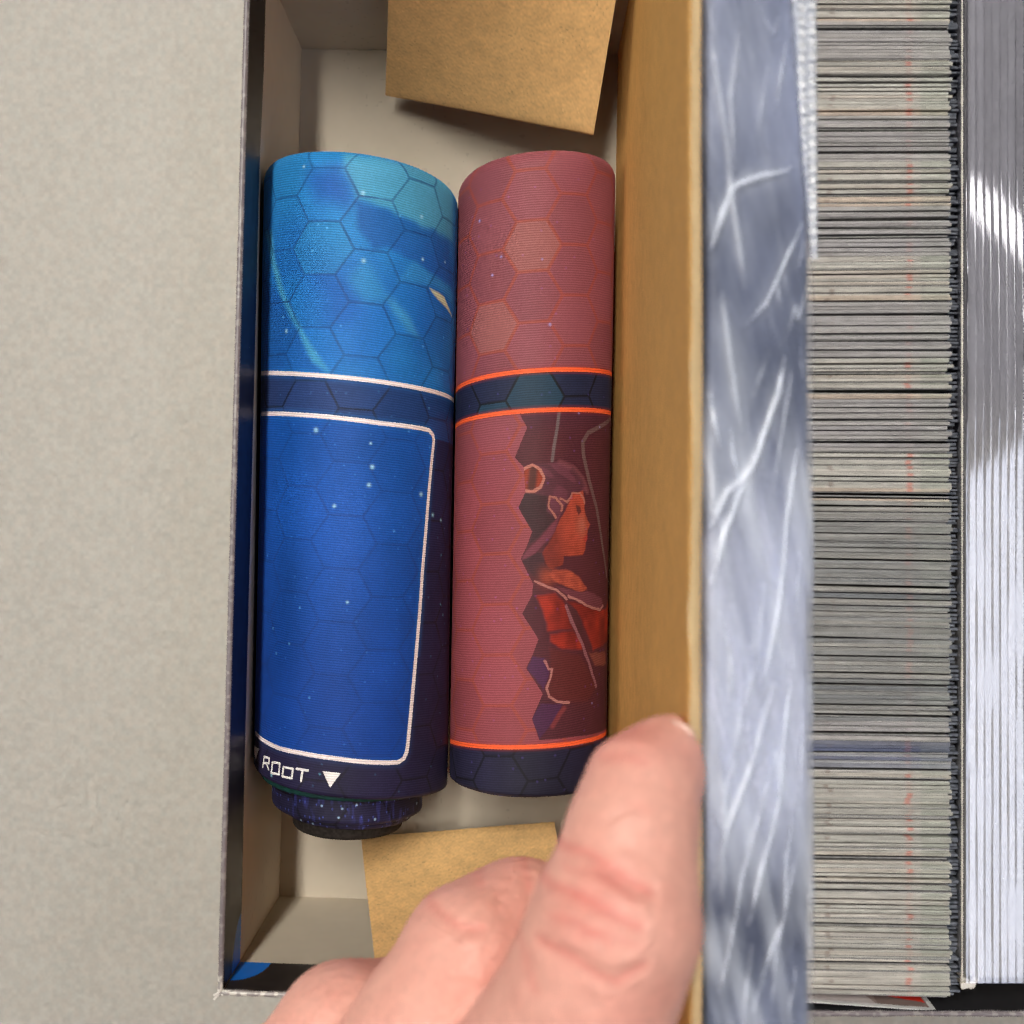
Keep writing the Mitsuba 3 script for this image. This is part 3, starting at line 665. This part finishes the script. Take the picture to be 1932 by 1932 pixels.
# ------------------------------------------------------------------ the row of sleeved cards standing on edge
def card_edge(p, n, uv):
    """uv.x = random number of the card, uv.y = its section tone; colour varies along the edge where the print bleeds to it."""
    r, sec = uv.x, uv.y
    x = p.x * 1000
    warm = mix((0.47, 0.445, 0.415), (0.415, 0.41, 0.385), cell_rand(r * 977, 3, 1))
    peach = mi.Color3f(0.49, 0.41, 0.345)
    warm = dr.select(cell_rand(r * 977, 5, 2) < .12, mix(warm, peach, .35), warm)
    grey = mix((0.30, 0.29, 0.305), (0.38, 0.365, 0.365), cell_rand(r * 977, 7, 1))
    dark = mix((0.17, 0.18, 0.195), (0.33, 0.32, 0.305), cell_rand(r * 977, 9, 1))
    blue = mix((0.07, 0.085, 0.16), (0.36, 0.36, 0.38), cell_rand(r * 977, 11, 1))
    c = dr.select(sec < .5, warm, dr.select(sec < 1.5, grey, dr.select(sec < 2.5, dark, dr.select(sec < 3.5, blue, peach))))
    pale = dr.select((sec < .5) | (sec > 3.5), 1.0, 0.25)
    c = mix(c, (0.30, 0.34, 0.29), (0.15 + .85 * pale) * 0.55 * smoothstep(79.6, 80.4, x) * smoothstep(86.5, 85.0, x) * (0.4 + .6 * cell_rand(r * 977, 2, 2)))
    dot = smoothstep(.9, .2, dr.abs(x - 77.4 - .6 * cell_rand(r * 977, 4, 4)))
    c = mix(c, (0.55, 0.16, 0.12), pale * dot * 0.6 * dr.select(cell_rand(r * 977, 1, 6) > .6, 1.0, .2))
    c = mix(c, (0.20, 0.14, 0.12), pale * 0.5 * smoothstep(.8, .2, dr.abs(x - 61.4 - 1.5 * cell_rand(r * 977, 6, 4))) * dr.select(cell_rand(r * 977, 8, 6) > .7, 1.0, .1))
    streak = fbm(x * .35, r * 4000, sec, 3)
    fine = noise(p.y * 5200, x * .05, r * 50) * .55 + .45 * noise(p.y * 9000, x * .12, 3.0)
    return c * (0.82 + 0.36 * streak) * (0.52 + 0.90 * fine)


bsdf('card_stock', proc(card_edge), 0.7, 0.3)
def sleeve_col(p, n, uv):
    """Clear plastic: pale where it lies against the card stock, dark where it stands open past the cards."""
    g = noise(p.x * 1500, p.y * 2500, p.z * 200)
    return mix(mix((0.16, 0.16, 0.165), (0.33, 0.32, 0.31), g), mix((0.022, 0.028, 0.042), (0.17, 0.185, 0.22), g), smoothstep(0.0853, 0.0858, p.x))


bsdf('card_sleeve', proc(sleeve_col), 0.22, 0.6)
SECTION = [(966, 900, 4), (900, 880, 4), (880, 768, 1), (768, 690, 0)]
# (display row at the top, at the bottom, tone): 0 cream, 1 grey, 2 dark grey, 3 blue black, 4 peach
ROWS = [(-60, 30, 0), (30, 40, 4), (40, 108, 1), (108, 205, 0), (205, 218, 4), (218, 305, 1), (305, 362, 0), (362, 388, 4), (388, 480, 1), (480, 555, 0), (555, 568, 4), (568, 676, 1), (676, 736, 0), (736, 752, 4),
        (752, 850, 1), (850, 925, 0), (925, 938, 4), (938, 1352, 2), (1352, 1395, 1), (1395, 1450, 3), (1450, 1884, 0)]
TONE = {0: 'cream', 1: 'grey', 2: 'dark grey', 3: 'blue black', 4: 'peach'}
ORD = 'first second third fourth fifth sixth seventh eighth ninth'.split()


def run_of(row):
    return next((i for i, (a, c, s) in enumerate(ROWS) if a <= row < c), len(ROWS) - 1)


def card_label(i, runs):
    """Each run of alike cards is named by its tone and its count from the near end of the row; its two end cards and its thirds are told apart."""
    run = runs[i]; sec = ROWS[run][2]; t_ = TONE[sec]
    alike = [k for k, q in enumerate(ROWS) if q[2] == sec]
    which = 'only' if len(alike) == 1 else ORD[len(alike) - 1 - alike.index(run)]
    mine = [k for k, r_ in enumerate(runs) if r_ == run]                   # from the far end to the near end
    name = f'{which} {t_} run' + ('' if which == 'only' else ' from the near end')
    if i == mine[-1]:
        return f'{t_} edged card on the near side of the {name}', 'card'
    if i == mine[0]:
        return f'{t_} edged card on the far side of the {name}', 'card'
    if len(mine) < 9:
        return f'{t_} edged card inside the {name}', 'card', f'cards inside the {name}'
    part_ = ['far', 'middle', 'near'][min(2, 3 * mine.index(i) // len(mine))]
    return f'{t_} edged card in the {part_} third of the {name}', 'card', f'cards in the {part_} third of the {name}'


ZT = 0.0525
row_to_y = lambda row: (966 - row) / 1981.0 * (ZCAM - ZT)
yy, cards = row_to_y(-60), []
def sleeve(d, t, hh):
    """A thin plastic sleeve: hidden between the cards, its open side edge standing out past them on the right."""
    return mikit.ply(trimesh.util.concatenate([cbox(-.0305, .0290, -.00013, .00013, -.0245, .0244 - hh * .3, .00003), cbox(.0290, .0312 + d, -t, t, -.0245, .0240 - hh, .00008)]), 'card_sleeve')


sleeves = [sleeve(d, t, h_) for d, t, h_ in ((0, .00027, 0), (.0004, .00024, .0004), (-.0006, .00029, .0001), (.0005, .00021, .0007), (-.0003, .00023, .0011))]
while yy > row_to_y(1876):
    row = 966 - yy * 1981 / (ZCAM - ZT)
    sec = next((s for a, b, s in ROWS if a <= row < b), 0)
    pitch = {0: .00064, 1: .00070, 2: .00078, 3: .00080, 4: .00062}[sec] * RNG.uniform(.85, 1.2)
    yy -= pitch / 2; cards.append((yy, pitch, sec, row)); yy -= pitch / 2
RUNS = [run_of(c[3]) for c in cards]
for i, (yc, pitch, sec, row) in enumerate(cards):
    t = (row + 60) / 1944
    skew = math.radians(np.interp(row, [0, 500, 800, 1100, 1500, 1884], [-.1, .45, .0, -1.3, -.7, -1.2]) + RNG.normal(0, .10))
    lean = RNG.normal(0, .006)
    key = thing('card', *card_label(i, RUNS))
    th = pitch * ({0: .985, 4: .99, 1: .975, 2: .955, 3: .94}[sec] * RNG.uniform(.95, 1.04))
    dx, dz = RNG.normal(0, .00022), RNG.normal(0, .00015) + (-.00035 if RNG.random() < .08 else 0)
    m = cbox(.0265, .0858, -th / 2, th / 2, .0035, ZT, .00006)
    m.apply_translation((dx, 0, dz))
    m = rot(rot(m, lean, (1, 0, 0), (0, 0, .0035)), skew, (0, 0, 1), (.070, 0, 0)); m.apply_translation((0, yc, 0))
    n_ = len(m.vertices)
    part(key, 'card_stock', m, 'card_stock', uv=np.tile([RNG.random(), float(sec)], (n_, 1)))
    s = sleeves[RNG.integers(5)]
    part(key, 'sleeve', {**s, 'to_world': T().translate([.0566 + dx + RNG.normal(0, .00025), yc - pitch * .5, .02795 + dz]).rotate([0, 0, 1], math.degrees(skew) + RNG.normal(0, .25))}, None)

# the last card has slipped over against the near wall, face up
FACE = [np.array(q) for q in SLIPPED]


def face_print(p, n, uv):
    x, y = uv.x, uv.y + .010 * noise(uv.x * 40, uv.y * 40, 1.0)
    border = (y < .045) | (x > .965) | (x < .02)
    art = mix((0.33, 0.25, 0.23), (0.20, 0.16, 0.155), fbm(x * 12, y * 6, 3.0, 2))
    art = dr.select((x > .60) & (y > .10 + (.955 - x) * 0.30) & (x < .955), mi.Color3f(0.62, 0.035, 0.022), art)
    art = dr.select((x > .60) & (y < .12 + (.955 - x) * .28) & (y > .05), mi.Color3f(0.19, 0.14, 0.13), art)
    art = dr.select((x < .60 - y * .3) & (y < .22), mi.Color3f(0.45, 0.40, 0.40), art)
    art = dr.select((dr.abs(y - .22) < .018) & (x < .52), mi.Color3f(0.30, 0.02, 0.02), art)
    return dr.select(border, mi.Color3f(0.55, 0.55, 0.56), art)


bsdf('card_face', proc(face_print), 0.35, 0.5)
slip = thing('card', 'loose card with red and grey face leaning below the end of the card row', 'card')
a, b, c_, d = FACE                                              # top left, top right, foot right, foot left
nrm = np.cross(b - a, d - a); nrm /= np.linalg.norm(nrm)
nrm = nrm if nrm[2] > 0 else -nrm
vv = np.array([a, b, c_, d, a - nrm * .0003, b - nrm * .0003, c_ - nrm * .0003, d - nrm * .0003])
ff = np.array([[0, 1, 2], [0, 2, 3], [4, 6, 5], [4, 7, 6], [0, 4, 5], [0, 5, 1], [1, 5, 6], [1, 6, 2], [2, 6, 7], [2, 7, 3], [3, 7, 4], [3, 4, 0]])
part(slip, 'card_stock', trimesh.Trimesh(vv, ff, process=False), 'card_face', uv=np.array([[0, 0], [1, 0], [1, 1], [0, 1]] * 2, float))


# ------------------------------------------------------------------ the wrapped deck on the right: cards side by side under clear film
def deck_edge(p, n, uv):
    """Card edges side by side: thin lines along the deck, each a little different."""
    k = dr.floor((p.x - 0.0885) / 0.00154)
    line = .55 * noise(p.x * 5200, p.y * 6, 1.0) + .45 * noise(p.x * 2600, p.y * 14, 7.0)
    f = fbm(p.x * 500, p.y * 160, p.z * 300, 3)
    grain = noise(p.x * 2500, p.y * 2500, 3.0)
    far_ = smoothstep(-0.005, 0.03, p.y)
    c = mix((0.42, 0.41, 0.415), (0.33, 0.33, 0.385), far_)
    return c * (0.88 + .24 * cell_rand(k, 3, 5)) * (0.66 + 0.30 * f + 0.36 * line * (.6 + .4 * grain))


bsdf('deck_stock', proc(deck_edge), 0.6, 0.3)
scene['clear_film'] = {'type': 'blendbsdf', 'weight': 0.20,
                       'a': {'type': 'null'}, 'b': {'type': 'twosided', 'bsdf': {'type': 'bumpmap', 'arbitrary': proc(lambda p, n, uv: fbm(p.x * 160, p.y * 45, p.z * 45, 2), 4e-4), 'scale': 0.000008,
                                                                              'bsdf': {'type': 'roughconductor', 'material': 'none', 'alpha': 0.004, 'specular_reflectance': rgb(.95, .95, 1.0)}}}}
deck = thing('wrapped_deck', 'deck of cards on edge in clear glossy film, at the right edge of the box', 'card deck')
DX0, DY0, DY1, DZ = 0.0876, -0.0912, 0.112, 0.0548
PITCH = 0.00154
for k in range(24):
    x0 = DX0 + .0009 + k * PITCH
    w = PITCH * .992
    dz = RNG.normal(0, .00006)
    part(deck, 'card', cbox(x0, x0 + w, DY0 + .0007 + RNG.uniform(0, .0005), DY1, .0035, DZ - .0006 + dz, .00009), 'deck_stock')
sx = np.concatenate([[DX0, DX0], DX0 + np.linspace(.0003, .0378, 24 * 16), [DX0 + .0381, DX0 + .0381]])
sy = np.linspace(DY0, DY1 + .0005, 200)
gx, gy = np.meshgrid(sx, sy, indexing='ij')
cell = np.floor((gx - DX0 - .0009 + PITCH * .12) / PITCH); frac = (gx - DX0 - .0009 + PITCH * .12) / PITCH - cell
tilt = .002 * (meshkit.noise(np.stack([cell * 1.7, gy * 30, 0 * gx], -1)) - .5)                 # the film lies flat on each card and dips between them
dip = np.exp(-((np.minimum(frac, 1 - frac)) / .085) ** 2) * (-.1 + 1.2 * meshkit.noise(np.stack([cell * 2.3 + .5 * (frac > .5), gy * 90, 0 * gx + 2], -1)))
ripple = (frac - .5) * PITCH * tilt - .00003 * dip + .00002 * (meshkit.fbm(np.stack([gx * 40, gy * 16, 0 * gx], -1), 2, 4) - .5)
gz = DZ + ripple
gz[0], gz[-1] = .0035, .0035; gz[1], gz[-2] = DZ - .0006, DZ - .0006
top = np.stack([gx, gy, gz], -1)
fm = meshkit.arrays((top.reshape(-1, 3), grid_faces(len(sx), len(sy))[:, ::-1]))
part(deck, 'film', trimesh.Trimesh(fm[0], fm[1], process=False), 'clear_film', smooth=40)
# gathered film along the left upper edge and the near end
bsdf('film_fold', (0.66, 0.62, 0.56), 0.2, 0.7)
hem = []
for y in np.linspace(DY0, DY1, 120):
    w = .00022 * (1 + .8 * (meshkit.noise(np.array([y * 400, 1, 1])) - .5))
    hem.append([[DX0 - .0001 - w, y, DZ - .0009], [DX0 - .0001, y, DZ - .0009 + w], [DX0 - .0001 + w, y, DZ - .0009], [DX0 - .0001, y, DZ - .0009 - w]])
hem = np.array(hem)
part(deck, 'film_seam', trimesh.Trimesh(hem.reshape(-1, 3), meshkit.arrays((hem.reshape(-1, 3), grid_faces(120, 4, True)))[1], process=False), 'film_fold', smooth=True)
tab = [rot(cbox(-.0016, .0012, -.0010, .0003, -.0003, .0003, .0001), a, (0, 0, 1)) for a in (.2, -.4, .9)]
for k, t_ in enumerate(tab):
    t_.apply_translation((DX0 + .0012 + .0006 * k, DY0 - .0004, DZ - .0012 - .0006 * k))
part(deck, 'film_tab', trimesh.util.concatenate(tab), 'film_fold')


# ------------------------------------------------------------------ the film wrapped pack, close to the lens, standing on the cards against the divider
PACK_L, PACK_R, PACK_ZL, PACK_ZR, PACK_B = 0.02545, 0.0429, 0.1190, 0.1100, 0.0545
PY0, PY1 = -0.086, 0.092


def pack_profile(inset):
    top = []
    xl, xr = PACK_L + inset, PACK_R - inset
    path = [(xl + .0001, PACK_B + inset), (xl, .08), (xl, PACK_ZL - .0022)]
    slope = (PACK_ZR - PACK_ZL) / (PACK_R - PACK_L)
    zt = lambda x: PACK_ZL + (x - PACK_L) * slope - inset - .0006 * ((x - (xl + xr) / 2) / .009) ** 2 + .0003
    path += [(xl + .0004, zt(xl) - .0009), (xl + .0010, zt(xl + .001) - .0002)]
    path += [(x, zt(x)) for x in np.linspace(xl + .0016, xr - .0008, 150)]
    path += [(xr - .00015, zt(xr) - .0006), (xr, zt(xr) - .0016), (xr + .0004, .085), (xr + .0010, PACK_B + inset)]
    return np.array(path)


CREASE_W = [(0.55, .9), (1.0, 1.0), (.5, .7), (.6, .7), (.4, .4), (.8, .8), (.7, .8), (.45, .7), (.4, .6), (.35, .5), (1.1, .35), (1.0, 1.0), (1.15, .95), (.9, .8), (.8, .9), (.5, .55), (.65, .95), (.5, .6), (.45, .8), (.4, .6), (.7, 1.0), (.5, .7), (.4, .7), (.55, .75), (.6, .6), (.5, .7), (1.0, .45),
            (.9, .5), (.5, .6), (.6, .55), (.8, .6), (.9, .7), (1.3, .45), (.4, .6), (.9, .35), (.35, .6)]


def crease_height(x, y):
    best = np.full_like(x, 9.0)
    for c, (w, _) in zip(CREASES, CREASE_W):
        d = np.full_like(x, 99.0)
        for (ax, ay), (bx, by) in zip(c[:-1], c[1:]):
            dx, dy = bx - ax, by - ay
            t = np.clip(((x - ax) * dx + (y - ay) * dy) / (dx * dx + dy * dy), 0, 1)
            d = np.minimum(d, np.hypot(x - ax - t * dx, y - ay - t * dy))
        e = np.clip(np.minimum(np.hypot(x - c[0][0], y - c[0][1]), np.hypot(x - c[-1][0], y - c[-1][1])) / 5, 0, 1)
        best = np.minimum(best, d / (w * (.3 + .7 * e)))
    return best


def pack_mesh(inset, rough):
    pr = pack_profile(inset)
    ys_ = np.linspace(PY0 + inset, PY1 - inset, 520 if rough else 60)
    v = np.array([np.stack([pr[:, 0], np.full(len(pr), y), pr[:, 1]], -1) for y in ys_])
    if rough:
        X, Y, Z = v[..., 0] * 1e3, v[..., 1] * 1e3, v[..., 2]
        up = np.clip((Z - .105) / .004, 0, 1)
        d = crease_height(X, Y)
        q = np.stack([X * .16 + Y * .05, Y * .035 - X * .05, 0 * X], -1)
        wav = meshkit.fbm(q, 3, 3) - .5
        q2 = np.stack([X * .9 + Y * .28, Y * .09, 0 * X + 4], -1)
        rid = 1 - np.abs(2 * meshkit.fbm(q2, 2, 8) - 1)
        h = .00050 * np.exp(-(d / .42) ** 2) + .0016 * wav + .00005 * np.clip(rid - .55, 0, 1)
        v[..., 2] += h * up
        v[..., 0] -= .0004 * wav * (1 - up) * 0
    for a, s in ((0, 1), (-1, -1)):
        pass
    n_, m_ = v.shape[:2]
    f = meshkit.arrays((v.reshape(-1, 3), grid_faces(n_, m_)))[1]
    c0, c1 = v[0].mean(0), v[-1].mean(0)
    verts = np.vstack([v.reshape(-1, 3), c0, c1])
    e0 = [[n_ * m_, j + 1, j] for j in range(m_ - 1)]; e1 = [[n_ * m_ + 1, (n_ - 1) * m_ + j, (n_ - 1) * m_ + j + 1] for j in range(m_ - 1)]
    return trimesh.Trimesh(verts, np.vstack([f, e0, e1]), process=False)


def pack_core(p, n, uv):
    x, y = p.x * 1000, p.y * 1000
    b = fbm(x * .13, y * .05, 1.0, 3)
    s = fbm(x * .5 + y * .12, y * .03, 6.0, 2)
    c = mix((0.070, 0.090, 0.165), (0.27, 0.31, 0.46), dr.clip((b - .25) * 1.9, 0, 1))
    c = mix(c, (0.56, 0.60, 0.76), dr.clip(1.1 * smoothstep(10, -8, y) * smoothstep(-56, -36, y) * (0.35 + 1.0 * s), 0, 1))  # window reflection over the middle, put into the core colour as a paler zone
    return mix(c, (0.040, 0.052, 0.11), 0.8 * smoothstep(-48, -54, y) * smoothstep(-66, -58, y))


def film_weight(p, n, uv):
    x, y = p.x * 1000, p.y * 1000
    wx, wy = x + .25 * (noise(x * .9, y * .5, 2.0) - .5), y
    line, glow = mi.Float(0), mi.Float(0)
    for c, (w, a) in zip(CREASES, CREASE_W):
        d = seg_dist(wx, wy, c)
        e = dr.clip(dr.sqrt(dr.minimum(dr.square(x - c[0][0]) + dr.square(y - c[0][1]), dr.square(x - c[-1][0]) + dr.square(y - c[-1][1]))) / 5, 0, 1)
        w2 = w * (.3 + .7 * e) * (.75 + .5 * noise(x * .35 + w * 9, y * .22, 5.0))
        line = dr.maximum(line, a * (.45 + .55 * e) * dr.exp(-dr.square(d / (.36 * w2))))  # milky creased film, plus light glinting off the folds painted in as white
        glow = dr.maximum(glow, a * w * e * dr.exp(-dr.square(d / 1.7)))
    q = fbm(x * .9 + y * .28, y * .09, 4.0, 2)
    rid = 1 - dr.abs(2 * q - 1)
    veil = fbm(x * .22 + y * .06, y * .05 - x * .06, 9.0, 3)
    low = smoothstep(20, 0, y)  # window sheen over the nearer part, put into the film opacity
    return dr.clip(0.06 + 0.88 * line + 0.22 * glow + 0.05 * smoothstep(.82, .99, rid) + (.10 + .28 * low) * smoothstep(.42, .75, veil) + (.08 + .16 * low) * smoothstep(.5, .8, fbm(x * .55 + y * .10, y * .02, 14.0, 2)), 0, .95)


bsdf('pack_print_sheen', proc(pack_core), 0.55, 0.4)
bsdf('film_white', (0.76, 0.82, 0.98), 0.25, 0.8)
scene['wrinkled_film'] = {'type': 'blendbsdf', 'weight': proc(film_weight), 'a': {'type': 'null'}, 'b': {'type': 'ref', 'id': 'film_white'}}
pack = thing('wrapped_pack', 'grey blue pack in wrinkled clear plastic film, blurred, between the tall cardboard and the cards', 'pack')
part(pack, 'bundle', pack_mesh(.0009, False), 'pack_print_sheen', smooth=30)
part(pack, 'film', pack_mesh(0, True), 'wrinkled_film', smooth=60)
# welded seam with two columns of pressed dots
SEAM = [(70.5, 38.9), (56.5, 40.0), (47.6, 40.8), (42.0, 41.35), (35.5, 42.2)]
slope = (PACK_ZR - PACK_ZL) / (PACK_R - PACK_L)
zt_ = lambda x: PACK_ZL + (x - PACK_L) * slope - .0006 * ((x - (PACK_L + PACK_R) / 2) / .009) ** 2 + .0003
sl = []
for y in np.linspace(35.5, 91.5, 260):
    x0 = np.interp(y, [q[0] for q in SEAM[::-1]] + [91.5], [q[1] for q in SEAM[::-1]] + [37.6]) * 1e-3
    x1 = .04295
    xs = np.linspace(x0, x1, 22)
    sl.append([[x, y * 1e-3, zt_(x) + .0007 + .00010 * math.sin(y * .8) + (.00055 * max(0, math.sin(y * 2 * math.pi / 1.2 + (0 if j < 11 else math.pi))) ** 2 * math.sin((j % 11) / 11 * math.pi) ** 2) - (.0009 if j in (0, 21) else 0)] for j, x in enumerate(xs)])
sl = np.array(sl)
tri = meshkit.arrays((sl.reshape(-1, 3), grid_faces(260, 22)))
def weld(p, n, uv):
    x, y = p.x * 1000, p.y * 1000
    s = 1.75
    c = dr.floor((42.95 - x) / s)
    v = y / s + .5 * c
    d = dr.sqrt(dr.square((v - dr.floor(v) - .5) * s) + dr.square((42.95 - x) - (c + .5) * s))
    return mix((0.50, 0.54, 0.66), (0.92, 0.94, 1.0), smoothstep(.85, .45, d))


bsdf('film_weld', proc(weld), 0.3, 0.7)
part(pack, 'welded_seam', trimesh.Trimesh(tri[0], tri[1], process=False), 'film_weld', 'white welded seam with rows of pressed dots', smooth=True)


# ------------------------------------------------------------------ the hand
def surface_nets(f, lo, h, shape):
    """Vertices and quads of the zero level of the array f (negative inside)."""
    ins = f < 0
    n = np.array(shape) - 1
    cnt = np.zeros(n, int)
    for d in np.ndindex(2, 2, 2):
        cnt += ins[d[0]:n[0] + d[0], d[1]:n[1] + d[1], d[2]:n[2] + d[2]]
    act = (cnt > 0) & (cnt < 8)
    ids = np.full(n, -1); ijk = np.argwhere(act); ids[act] = np.arange(len(ijk))
    acc, num = np.zeros((len(ijk), 3)), np.zeros(len(ijk))
    for ax in range(3):
        for o in np.ndindex(2, 2):
            a = ijk.copy(); oth = [k for k in range(3) if k != ax]
            a[:, oth[0]] += o[0]; a[:, oth[1]] += o[1]
            b = a.copy(); b[:, ax] += 1
            fa, fb = f[tuple(a.T)], f[tuple(b.T)]
            cross = (fa < 0) != (fb < 0)
            t = np.where(cross, fa / np.where(cross, fa - fb, 1), 0)
            pt = a.astype(float); pt[:, ax] += t
            acc[cross] += pt[cross]; num[cross] += 1
    v = lo + h * acc / num[:, None]
    quads = []
    for ax in range(3):
        oth = [k for k in range(3) if k != ax]
        sl_a = [slice(1, -1)] * 3; sl_a[ax] = slice(0, -1)
        sl_b = [slice(1, -1)] * 3; sl_b[ax] = slice(1, None)
        A, B = ins[tuple(sl_a)], ins[tuple(sl_b)]
        e = np.argwhere(A != B); 
        off = np.array([1, 1, 1]); off[ax] = 0
        g = e + off
        fl = A[tuple(e.T)]
        q = []
        for o in ((-1, -1), (0, -1), (0, 0), (-1, 0)):
            c = g.copy(); c[:, oth[0]] += o[0]; c[:, oth[1]] += o[1]
            q.append(ids[tuple(c.T)])
        q = np.stack(q, 1)
        if ax == 1:
            fl = ~fl
        q[~fl] = q[~fl][:, ::-1]
        quads.append(q)
    return v, np.vstack(quads)


def capsule(P, a, b, ra, rb):
    ab = b - a
    t = np.clip(((P - a) @ ab) / (ab @ ab), 0, 1)
    return np.linalg.norm(P - a - t[..., None] * ab, axis=-1) - (ra + (rb - ra) * t)


def smin(a, b, k):
    h = np.clip(0.5 + 0.5 * (b - a) / k, 0, 1)
    return b * (1 - h) + a * h - k * h * (1 - h)


H = 0.0009
lo, hi = np.array([-.052, -.175, .050]), np.array([.052, -.022, .150])
shape = np.ceil((hi - lo) / H).astype(int) + 1
G = np.stack(np.meshgrid(*[lo[k] + H * np.arange(shape[k]) for k in range(3)], indexing='ij'), -1).astype(np.float32)


def chain(pts, k=.003):
    d = None
    for (a, ra), (b, rb) in zip(pts[:-1], pts[1:]):
        e = capsule(G, np.array(a), np.array(b), ra, rb)
        d = e if d is None else smin(d, e, k)
    return d


fingers = [chain([(np.array(p[:3]), p[3]) for p in f]) for f in FINGERS]
palm = chain(PALM, .006)
hand = fingers[0]
for f in fingers[1:]:
    hand = smin(hand, f, .0007)
hand = smin(hand, palm, .007)
# the fingertip flattens where it presses on the cardboard
hand = np.where(G[..., 2] < .1205, np.maximum(hand, G[..., 0] - (kraft_x(G[..., 1], G[..., 2]) - .00005)), np.maximum(hand, G[..., 0] - .0254))
v, q = surface_nets(hand, lo, H, shape)
hm = trimesh.Trimesh(*meshkit.arrays((v, q))[:2], process=False)
trimesh.smoothing.filter_taubin(hm, iterations=14)
hm.update_faces(hm.nondegenerate_faces())
V, N = np.array(hm.vertices), np.array(hm.vertex_normals)
if (N * (V - V.mean(0))).sum() < 0:
    hm.invert(); N = np.array(hm.vertex_normals)
disp = .0004 * (meshkit.fbm(V * 160, 3, 2) - .5)
for pts, depth, width in HAND_CREASES:
    pts = np.array(pts)
    d = np.full(len(V), 9.0)
    for a, b in zip(pts[:-1], pts[1:]):
        ab = b - a
        t = np.clip(((V[:, :2] * 1e3 - a) @ ab) / (ab @ ab), 0, 1)
        d = np.minimum(d, np.linalg.norm(V[:, :2] * 1e3 - a - t[:, None] * ab, axis=1))
    disp -= depth * np.exp(-(d / width) ** 2) * np.clip(N[:, 2] * 2, 0, 1)
    disp += depth * .30 * np.exp(-((d - 2.1 * width) / width) ** 2) * np.clip(N[:, 2] * 2, 0, 1)
hm.vertices = V + N * disp[:, None]


def skin(p, n, uv):
    x, y, z = p.x * 1000, p.y * 1000, p.z * 1000
    f = .6 * fbm(x * .16, y * .16, z * .16, 3) + .4 * fbm(x * .5, y * .5, z * .5, 3)
    g = fbm(x * 1.2, y * 1.2, z * 1.2, 2)
    red = dr.clip((f - .36) * 2.0, 0, 1) * .34
    for (a, b, c_, r, w) in RED_SPOTS:
        red = red + w * dr.exp(-(dr.square(x - a) + dr.square(y - b) + dr.square(z - c_)) / (r * r))
    for pts, depth, width in HAND_CREASES:
        red = red + min(1.0, depth * 2400) * .62 * dr.exp(-dr.square(seg_dist(x, y, pts) / (width * .75)))
    return mix((0.79, 0.405, 0.335), (0.70, 0.235, 0.20), dr.clip(red, 0, 1)) * (0.92 + 0.16 * g)


bsdf('skin', proc(skin), 0.48, 0.45, lambda p, n, uv: fbm(p.x * 1100, p.y * 1100, p.z * 1100, 2) + .8 * noise(p.x * 300 + p.y * 500, p.y * 1500 - p.x * 900, p.z * 400), 0.00026)
hd = thing('hand', 'pale hand reaching in from below, bent fingers pressing on the tall cardboard edge', 'hand')
part(hd, 'skin', hm, 'skin', smooth=True)
bsdf('fingernail', (0.72, 0.46, 0.40), 0.3, 0.6)
nail = trimesh.creation.icosphere(3); nail.apply_scale((.0042, .0030, .0011))
nail = rot(rot(nail, -.5, (0, 1, 0)), .45, (0, 0, 1)); nail.apply_translation(NAIL)
part(hd, 'fingernail', nail, 'fingernail', smooth=True)
